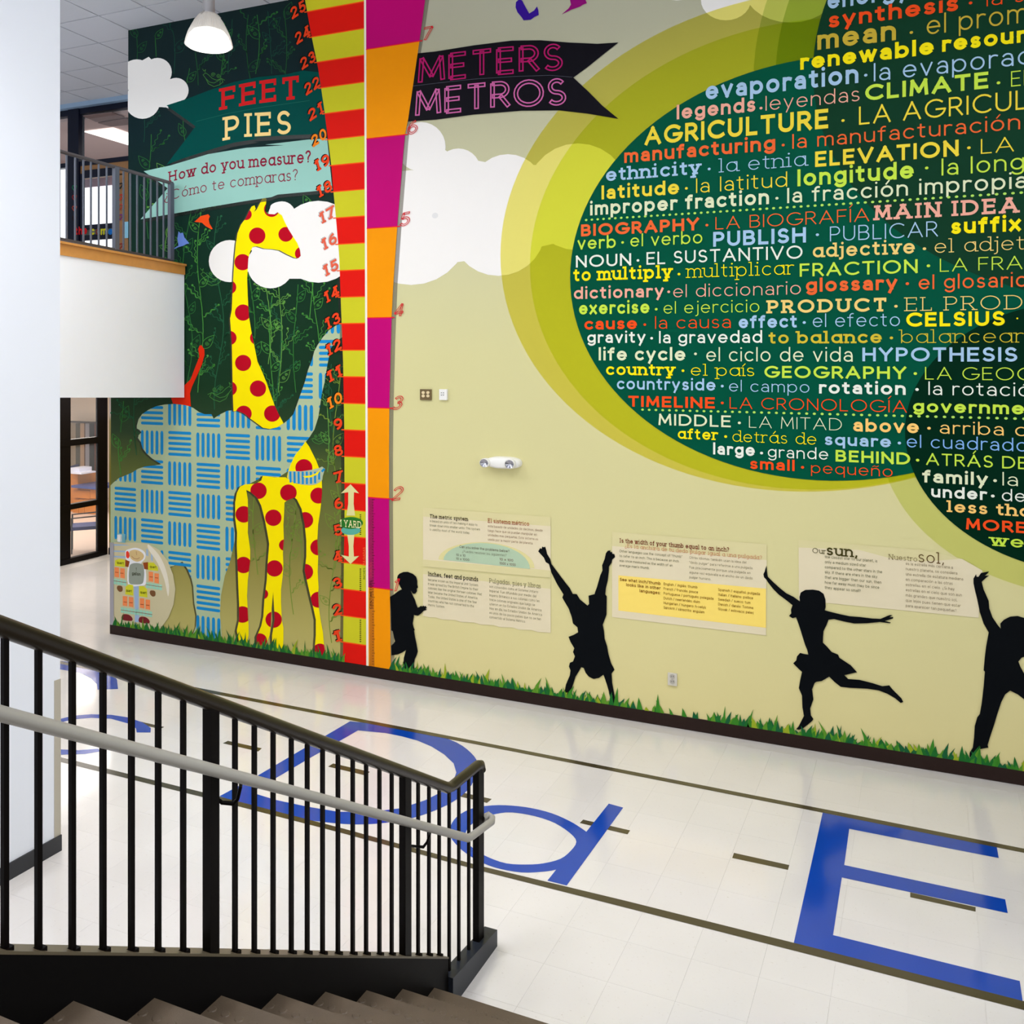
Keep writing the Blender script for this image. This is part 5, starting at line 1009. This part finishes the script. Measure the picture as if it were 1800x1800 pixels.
for x, y, c in ((131, 330, (40, 130, 90)), (131, 347, (160, 50, 50)), (131, 366, (190, 80, 60)), (131, 384, (60, 40, 40)), (211, 326, (30, 40, 40)), (211, 346, (220, 60, 50)), (211, 363, (190, 70, 60)), (211, 381, (130, 50, 130)), (211, 432, (150, 50, 50))):
    p = PW(x, y, YW - .02); pts = [(p[0] + .05 * 16 * math.sin(t) ** 3 / 16, YW - .02, p[2] + .05 * (13 * math.cos(t) - 5 * math.cos(2 * t) - 2 * math.cos(3 * t)) / 16) for t in (2 * PI * i / 16 for i in range(16))]
    m = MB(); m.tube(pts + [pts[0]], .008, 5); m.out('paper_heart', ink(c), win)
boxw('notice', 219, 390, 226, 418, YW - .02, .01, mat('pale_blue_paper', (150, 210, 236)), win)
# --- lower storefront
US = -13.45
sf = empty('window_2', (US, 11.5, 0), label='black framed storefront under the balcony', kind='structure')
FR2 = mat('black_frame', (12, 7, 7), .4, spec=.15)
def ys(x): return PU(x, 900, US)[1]
def post(x0, x1, x): MB().box((US - .03, ys(x0), 0), (US + .03, ys(x1), 3.12)).out('mullion', FR2, sf)
post(104, 122, 0); post(170.5, 187, 0)
for yy0, yy1, nm in ((770, 781, 'rail'), (882, 891, 'rail'), (975, 984, 'sill')):
    z0, z1 = PU(146, yy1, US)[2], PU(146, yy0, US)[2]; MB().box((US - .05, 9.0, max(0, z0)), (US + .05, ys(171), z1)).out(nm, FR2, sf)
MB().box((US - .004, 9.0, 0), (US + .004, ys(171), 3.1)).out('pane', glass, sf)
MB().box((US - .06, 5.2, 0), (US + .06, 9.05, 3.12)).out('side_panel', M_white, sf)
YB = PW(190, 977, 12.3)[1]
M_ol = ramp_z('olive_print', [(0, (150, 138, 60)), (1.4, (124, 112, 44)), (2.4, (150, 138, 92)), (2.52, (196, 182, 176)), (3.0, (206, 190, 186))])
MB().box((US + .06, 12.3, 0), (UL + 1.5, 12.42, 4.2)).out('wall_end', M_ol, kind='structure', label='olive painted back wall behind the mural wall end')
MB().box((US + .06, 12.285, 0), (UL + 1.5, 12.3, .12)).out('baseboard_end', mat('black_vinyl', (14, 10, 10), .4), kind='structure')
rm = MB(); rm.box((-26, 7, -.02), (US - .07, 19, -.003)); rm.out('floor_room', mat('room_floor', (226, 208, 194), .25, noise=.05), kind='structure')
MB().box((-26, 7, 3.05), (US - .07, 19, 3.15)).out('ceiling_room', mat('room_ceiling_paint', (240, 230, 220)), kind='structure')
MB().box((-26, 17, 0), (US - .07, 17.1, 3.05)).out('wall_room', mat('cream_paint', (246, 232, 214), .7), kind='structure')
cur = empty('curtain', PW(146, 850, 16.8), label='row of dark, tan and grey vertical panels behind the storefront desk', cat='curtain')
for x0, x1, c in ((122, 133, (168, 150, 126)), (133, 141, (84, 76, 56)), (141, 148, (190, 156, 124)), (148, 150, (96, 62, 44)), (150, 157, (160, 158, 168)), (157, 166, (20, 14, 16)), (166, 172, (104, 46, 20))):
    boxw('vertical_panel', x0, 744, x1, 905, 16.8, .08, mat('panel_%d_%d_%d' % c, c, .7), cur)
boxw('head_rail', 120, 740, 174, 745, 16.72, .1, mat('dark_bronze', (60, 44, 38)), cur)
dk = empty('desk', PW(146, 905, 15.2), label='orange wooden desk behind the storefront glass', cat='desk')
OR_ = mat('orange_wood', (206, 128, 52), .4, noise=.12, nscale=9)
boxw('side_board', 124, 833, 137, 905, 15.3, .5, OR_, dk); boxw('desk_top', 125, 853, 172, 861, 15.1, .7, mat('blue_laminate', (68, 82, 142), .4), dk)
for x0, x1, y0_, y1_ in ((128, 158, 861, 877), (158.6, 172, 861, 877), (128, 138, 878, 905), (138.6, 148, 878, 905), (148.6, 172, 878, 905)): boxw('front_panel', x0, y0_, x1, y1_, 15.2, .04, OR_, dk)
boxw('kick_board', 124, 903, 172, 912, 15.22, .4, FR2, dk)
mo = empty('box', PW(133, 833, 15.25), label='white printer standing on the desk behind the glass', cat='printer')
boxw('body', 124, 822, 139, 832, 15.2, .35, mat('white_plastic', (222, 226, 246)), mo); boxw('tray', 124, 830, 143, 834, 15.1, .4, mat('white_plastic', (222, 226, 246)), mo); mo.name = 'printer'; WORLD['printer'] = WORLD['box']
def chair(px, py, s, rot, label):
    base = Vector(PZ(px, py, 1632.3 * EYE / (py - YH))); base.z = 0
    c = empty('side_chair', base, label=label, cat='chair'); bl_ = mat('blue_upholstery', (44, 52, 112), .7); lg = mat('chair_steel', (24, 20, 24), .3)
    R = Matrix.Rotation(rot, 3, 'Z'); T = lambda P: [tuple(base + R @ (Vector(p) * s)) for p in P]
    def B(a, b, nm, m_):
        q = MB().box(a, b); mk(nm, T(q.V), q.F, m_, c)
    B((-.24, -.24, .42), (.24, .24, .48), 'seat', bl_); B((-.23, .22, .52), (.23, .27, .88), 'backrest', bl_)
    for sx in (-1, 1):
        for pts in ([(.23 * sx, -.22, 0), (.23 * sx, -.22, .64), (.23 * sx, .24, .66)], [(.23 * sx, .26, 0), (.23 * sx, .2, .42), (.23 * sx, .26, .88)]):
            q = MB().tube(pts, .013, 8); mk('leg', T(q.V), q.F, lg, c, smooth=True)
    return c
chair(150, 968, 1.0, math.radians(-42), 'blue side chair in front of the desk behind the storefront glass')
chair(150, 885, 1.05, math.radians(120), 'blue chair behind the desk, only its rounded back showing')

# ================================================================ pendant lamp
lamp_c = PZ(367, 78, 9.3); k = 9.3 / 1632.3
lm = empty('pendant_lamp', (lamp_c[0], lamp_c[1], CEIL), label='glowing ribbed glass high bay lamp hanging from the ceiling', cat='lamp')
LX, LY, LZ = lamp_c
mt = mat('lamp_metal', (150, 148, 150), .4, metal=.2)
m = MB(); m.lathe([(0, CEIL - LZ), (.058, CEIL - LZ), (.058, .315), (.075, .31), (.075, .29), (.0, .29)], (LX, LY, LZ), 28); m.out('housing', mt, lm, smooth=False)
shm = bpy.data.materials.new('ribbed_acrylic'); shm.use_nodes = True; nt = shm.node_tree; nt.nodes.clear()
o_ = nt.nodes.new('ShaderNodeOutputMaterial'); t1 = nt.nodes.new('ShaderNodeBsdfTransparent'); t2 = nt.nodes.new('ShaderNodeBsdfTranslucent'); t3 = nt.nodes.new('ShaderNodeBsdfGlossy'); a1_ = nt.nodes.new('ShaderNodeMixShader'); a2_ = nt.nodes.new('ShaderNodeMixShader')
t2.inputs[0].default_value = (.5, .48, .48, 1); t1.inputs[0].default_value = (.9, .9, .9, 1); t3.inputs['Roughness'].default_value = .15; a1_.inputs[0].default_value = .5; a2_.inputs[0].default_value = .25
nt.links.new(t1.outputs[0], a1_.inputs[1]); nt.links.new(t2.outputs[0], a1_.inputs[2]); nt.links.new(a1_.outputs[0], a2_.inputs[1]); nt.links.new(t3.outputs[0], a2_.inputs[2]); nt.links.new(a2_.outputs[0], o_.inputs[0])
pr_ = [(.085, .3), (.1, .285), (.14, .23), (.174, .165), (.2, .11), (.218, .055), (.231, 0), (.233, -.012)]
m = MB(); m.lathe(pr_, (LX, LY, LZ), 96, rib=-.025); m.out('shade', shm, lm)
m = MB(); m.lathe([(0, .15), (.1, .148), (.155, .125), (.192, .08), (.212, .03), (.222, -.01), (.2, -.03), (.12, -.042), (0, -.045)], (LX, LY, LZ), 32); m.out('diffuser', glow('lamp_glow', (255, 252, 240), 2.4), lm, label='white glowing diffuser', smooth=True)
for a in (0.6, 2.7, 4.8): m = MB(); m.tube([(LX + .075 * math.cos(a), LY + .075 * math.sin(a), LZ + .31), (LX + .115 * math.cos(a), LY + .115 * math.sin(a), LZ + .27)], .006, 6); m.out('clip', mt, lm)

# ================================================================ fittings on the mural wall
def wbox(mbx, x0, y0, x1, y1, d0, d1, mi=0):
    a, b = W(x0, y0), W(x1, y1); za, zb = W(x0, y1)[1], W(x0, y0)[1]
    return mbx.box((a[0], DW - d1, za), (b[0], DW - d0, zb), mi)
def wdisc(x, y, r, d0, d1, n=16, sx=1.0):
    u, z = W(x, y); rr_ = r / sc_at(x); V = [(u + rr_ * 1.22 * sx * math.cos(2 * PI * i / n), DW - d0, z + rr_ * math.sin(2 * PI * i / n)) for i in range(n)]
    return MB().prism(V, (0, -(d1 - d0), 0))
LY_ = 12 * LAY
qo = empty('quad_outlet', wallv((749, 703), 0), label='brown four gang outlet plate beside the meters ruler', cat='outlet')
wbox(MB(), 739.8, 684, 759, 702.8, 0, .02).out('plate', mat('bronze_plate', (112, 92, 58), .4, metal=.2), qo)
for x, y in ((745.8, 690), (754, 690), (745.8, 695.8), (754, 695.8)): wdisc(x, y, 2.6, .02, .026).out('receptacle', mat('ivory_plastic', (224, 204, 160)), qo)
po = empty('data_outlet', wallv((781, 703), 0), label='white wall plate with four dark ports', cat='outlet')
wbox(MB(), 774.3, 684, 787.8, 702.8, 0, .03).out('plate', mat('white_plate', (238, 236, 230), .4), po)
for x, y in ((778.3, 690.3), (781.8, 690.3), (778.3, 694.3), (781.8, 694.3)): wbox(MB(), x - .8, y - .6, x + .8, y + .6, .03, .032).out('port', mat('dark_port', (40, 40, 44)), po)
do_ = empty('duplex_outlet', wallv((1182, 1202), 0), label='grey white duplex outlet low on the wall between the children', cat='outlet')
wbox(MB(), 1174.6, 1181.5, 1190.6, 1203, 0, .018).out('plate', mat('pale_grey_plate', (206, 200, 186), .4), do_)
for y in (1188, 1197): wdisc(1182.6, y, 4.2, .018, .024, sx=.9).out('receptacle', mat('grey_plastic', (178, 172, 160)), do_)
for x, y in ((1181, 1187.5), (1184.4, 1187.5), (1181, 1196.5), (1184.4, 1196.5)): wbox(MB(), x - .4, y - 1.4, x + .4, y + 1.4, .024, .0248).out('slot', mat('dark_port', (40, 40, 44)), do_)
el = empty('emergency_light', wallv((886, 824), 0), label='white emergency light with two lamp heads on the beige wall', cat='emergency light')
u0, z0 = W(888, 812.5); m = MB(); prof = []
for i in range(32):
    a = 2 * PI * i / 32; c, s = math.cos(a), math.sin(a); prof.append((u0 + .195 * math.copysign(abs(c) ** .75, c), z0 + .062 * math.copysign(abs(s) ** .75, s)))
V = []; 
for sc_, d in ((1, 0), (1, .05), (.9, .085), (.6, .1)): V += [(u0 + (p[0] - u0) * sc_, DW - d, z0 + (p[1] - z0) * sc_) for p in prof]
Fc = [(r * 32 + i, r * 32 + (i + 1) % 32, (r + 1) * 32 + (i + 1) % 32, (r + 1) * 32 + i) for r in range(3) for i in range(32)] + [tuple(range(96, 128))]
wp = mat('gloss_white_plastic', (240, 238, 232), .3)
mk('housing', V, Fc, wp, el, smooth=True)
for x, y, r in ((860.5, 811.5, 8), (904.5, 813.5, 8.5)):
    u, z = W(x, y); rr_ = r / sc_at(x); V = []; Fc = []
    for q, d in ((.6, .04), (1, .07), (1, .13), (.86, .135)): V += [(u + rr_ * q * 1.15 * math.cos(2 * PI * i / 20), DW - d, z + rr_ * q * math.sin(2 * PI * i / 20)) for i in range(20)]
    Fc = [(r2 * 20 + i, r2 * 20 + (i + 1) % 20, (r2 + 1) * 20 + (i + 1) % 20, (r2 + 1) * 20 + i) for r2 in range(3) for i in range(20)]
    hd_ = mk('lamp_head', V, Fc, wp, el, smooth=True)
    V = [(u + rr_ * .84 * 1.15 * math.cos(2 * PI * i / 20), DW - .128, z + rr_ * .84 * math.sin(2 * PI * i / 20)) for i in range(20)] + [(u, DW - .11, z)]
    mk('reflector', V, [(i, (i + 1) % 20, 20) for i in range(20)], mat('chrome_reflector', (170, 170, 178), .15, metal=1, noise=.3, nscale=60), hd_)
ds = empty('wall_switch', wallv((215, 952), 0), label='small white and blue switch plate at the mural wall end above the gallon figure', cat='switch')
wbox(MB(), 209, 937.5, 221, 952.5, 0, .015).out('plate', mat('pale_teal_plate', (120, 184, 196), .3), ds)
wbox(MB(), 210.5, 939, 216, 951, .015, .04).out('toggle', mat('white_plate', (238, 236, 230), .4), ds)
sd = mat('steel_disc', (190, 188, 184), .5)
wdisc(765, 379, 5, 0, .004).out('wall_disc', mat('pale_disc_cover', (226, 224, 222), .6), label='faint round cover plate on the white cloud', cat='cover plate')

# ================================================================ staircase
S0, S1 = -2.42, 1.0; RISE, RUN, W1 = .2, .33, 4.37
st = empty('staircase', (-.7, W1, 0), label='dark steel staircase with brown studded rubber treads', cat='stairs')
rub = mat('brown_rubber', (84, 70, 54), .55, noise=.3, nscale=9, bump=.25, bscale=200); rz = mat('dark_rubber', (46, 36, 28), .6, noise=.2, nscale=12)
stud = MB(); r_ = .0165
for k in range(1, 10):
    wk = W1 - RUN * (k - 1); z = RISE * k
    m = MB(); m.box((S0, wk - RUN, z - .03), (S1, wk + .012, z)); tr = m.out('tread', rub, st)
    MB().box((S0, wk - .03, z - RISE), (S1, wk - .018, z - .03)).out('riser', rz, st)
    m = MB()
    for i in range(int((S1 - S0) / .062)):
        for j in range(4):
            x = S0 + .035 + i * .062 + (.031 if j % 2 else 0); y = wk - .06 - j * .062
            if x > -.4 and k < 8 and False: continue
            n = 8; m.add([(x + r_ * 1.15 * math.cos(2 * PI * a / n), y + r_ * math.sin(2 * PI * a / n), z) for a in range(n)] + [(x + r_ * .9 * math.cos(2 * PI * a / n), y + r_ * .8 * math.sin(2 * PI * a / n), z + .0025) for a in range(n)],
                         [(a, (a + 1) % n, n + (a + 1) % n, n + a) for a in range(n)] + [tuple(range(n, 2 * n))])
    m.out('studs', rub, tr, kind='stuff')
MB().box((S0, -2.2, 1.9), (S1, W1 - 9 * RUN, 2.0)).out('landing', rub, st); MB().box((S0, W1 - 9 * RUN - .03, 1.8), (S1, W1 - 9 * RUN - .018, 1.97)).out('riser', rz, st)
UO = -2.46
UF = UO + .055; sa, sb = PU(0, 1675, UF), PU(788, 1684, UF)
SZ = lambda Y: lineY(sa, sb, Y)
ye0 = 1.2; m = MB(); lo = .42
p1 = sb[1]
m.prism([(UO, ye0, SZ(ye0) - lo), (UO, ye0, SZ(ye0)), (UO, p1, SZ(p1)), (UO, p1, 0.0), (UO, p1 - .5, 0.0)], (.055, 0, 0))
m.out('stringer', mat('black_stringer', (9, 8, 8), .5, spec=.06), st)
m = MB(); m.prism([(UO - .03, ye0, SZ(ye0) - .004), (UO - .03, ye0, SZ(ye0) + .006), (UO - .03, p1, SZ(p1) + .006), (UO - .03, p1, SZ(p1) - .004)], (.088, 0, 0)); m.out('flange', mat('lit_top_steel', (88, 78, 58), .4), st)  # top plate coloured lighter for the light on the stringer
m = MB(); pe = PU(852, 1661, UO)[1]
m.prism([(UO, p1, 0), (UO, pe, 0), (UO, pe, .10), (UO, p1, .16)], (.085, 0, 0)); m.out('curb_box', mat('blue_black_steel', (34, 38, 46), .4, spec=.3), st)
# ---- railing
rl_ = empty('stair_railing', (UO, 3.4, .2), label='black stair railing with vertical balusters and a grey handrail', cat='railing')
UM = UO + .03; ta, tb_ = PU(0, 1100.6, UM), PU(790, 1386, UM); TZ = lambda Y: lineY(ta, tb_, Y)
te = PU(840, 1345, UM)
m = MB()
m.tube([(UM, .9, TZ(.9)), (UM, ta[1], ta[2]), (UM, 3.2, TZ(3.2)), (UM, tb_[1] - .02, TZ(tb_[1] - .02)), (UM, tb_[1] + .03, tb_[2]), (UM, te[1], te[2]), (UM, te[1] + .03, te[2] - .012), (UM, te[1] + .045, te[2] - .05)], .029, 16)
m.out('top_rail', mat('black_rail', (30, 23, 14), .3, spec=.3), rl_, smooth=True)
for x, w_ in ((371, .024), (712.5, .03)):
    Y = PU(x, 1400, UM)[1]; MB().box((UM - .019, Y - w_, SZ(Y) - .02), (UM + .019, Y + w_, TZ(Y))).out('post', M_black, rl_)
Y = PU(841, 1400, UM)[1]; MB().box((UM - .02, Y - .035, .09), (UM + .02, Y + .035, te[2])).out('post', M_black, rl_, label='end post at the foot of the stairs')
for x in (-62, 8.5, 67.5, 127, 181, 231, 278, 322, 413, 447, 480, 512, 540, 567, 594, 620, 643.5, 667, 688.5, 735, 754, 772):
    Y = PU(x, 1400, UM)[1]; m = MB(); m.box((UM - .0075, Y - .0085, SZ(Y) - .01), (UM + .0075, Y + .0085, TZ(Y))); m.box((UM - .016, Y - .018, SZ(Y) - .005), (UM + .016, Y + .018, SZ(Y) + .01)); m.out('baluster', M_black, rl_)
for x in (789.5, 806.5, 824):
    Y = PU(x, 1400, UM)[1]; t = (Y - tb_[1]) / (te[1] - tb_[1]); z0_ = .16 - .06 * (Y - p1) / (pe - p1); MB().box((UM - .0075, Y - .0085, z0_ - .05), (UM + .0075, Y + .0085, tb_[2] + (te[2] - tb_[2]) * max(0, t))).out('baluster', M_black, rl_)
UH = UO + .10
ha, hb = PU(0, 1254, UH), PU(826, 1474, UH); he = PU(868, 1440, UH); hz = lambda Y: lineY(ha, hb, Y)
alu = mat('grey_painted_rail', (160, 156, 148), .38, spec=.5, noise=.04, nscale=14)
m = MB(); pe_ = PU(850, 1431, UM)
m.tube([(UH, .9, hz(.9)), (UH, 2.5, hz(2.5)), (UH, hb[1] - .02, hz(hb[1] - .02)), (UH, hb[1] + .025, hb[2] + .002), (UH, he[1] - .03, he[2]), (UH - .012, he[1], he[2] + .002), (UH - .04, he[1] + .01, he[2] + .004), (UM + .01, he[1] - .03, he[2] + .006)], .0215, 16)
m.out('handrail', alu, rl_, smooth=True, label='grey round handrail returning to the end post')
for P in ([(382, 1404), (390, 1411), (410, 1412.5), (417.5, 1405), (423, 1382), (423, 1374)], [(724, 1487), (733, 1488), (744, 1489), (751, 1480), (755.5, 1467), (756, 1462)]):
    n = len(P); m = MB(); m.tube([PU(x, y, UM + (UH - UM) * i / (n - 1)) for i, (x, y) in enumerate(P)], .007, 8); m.out('bracket', M_black, rl_, smooth=True)
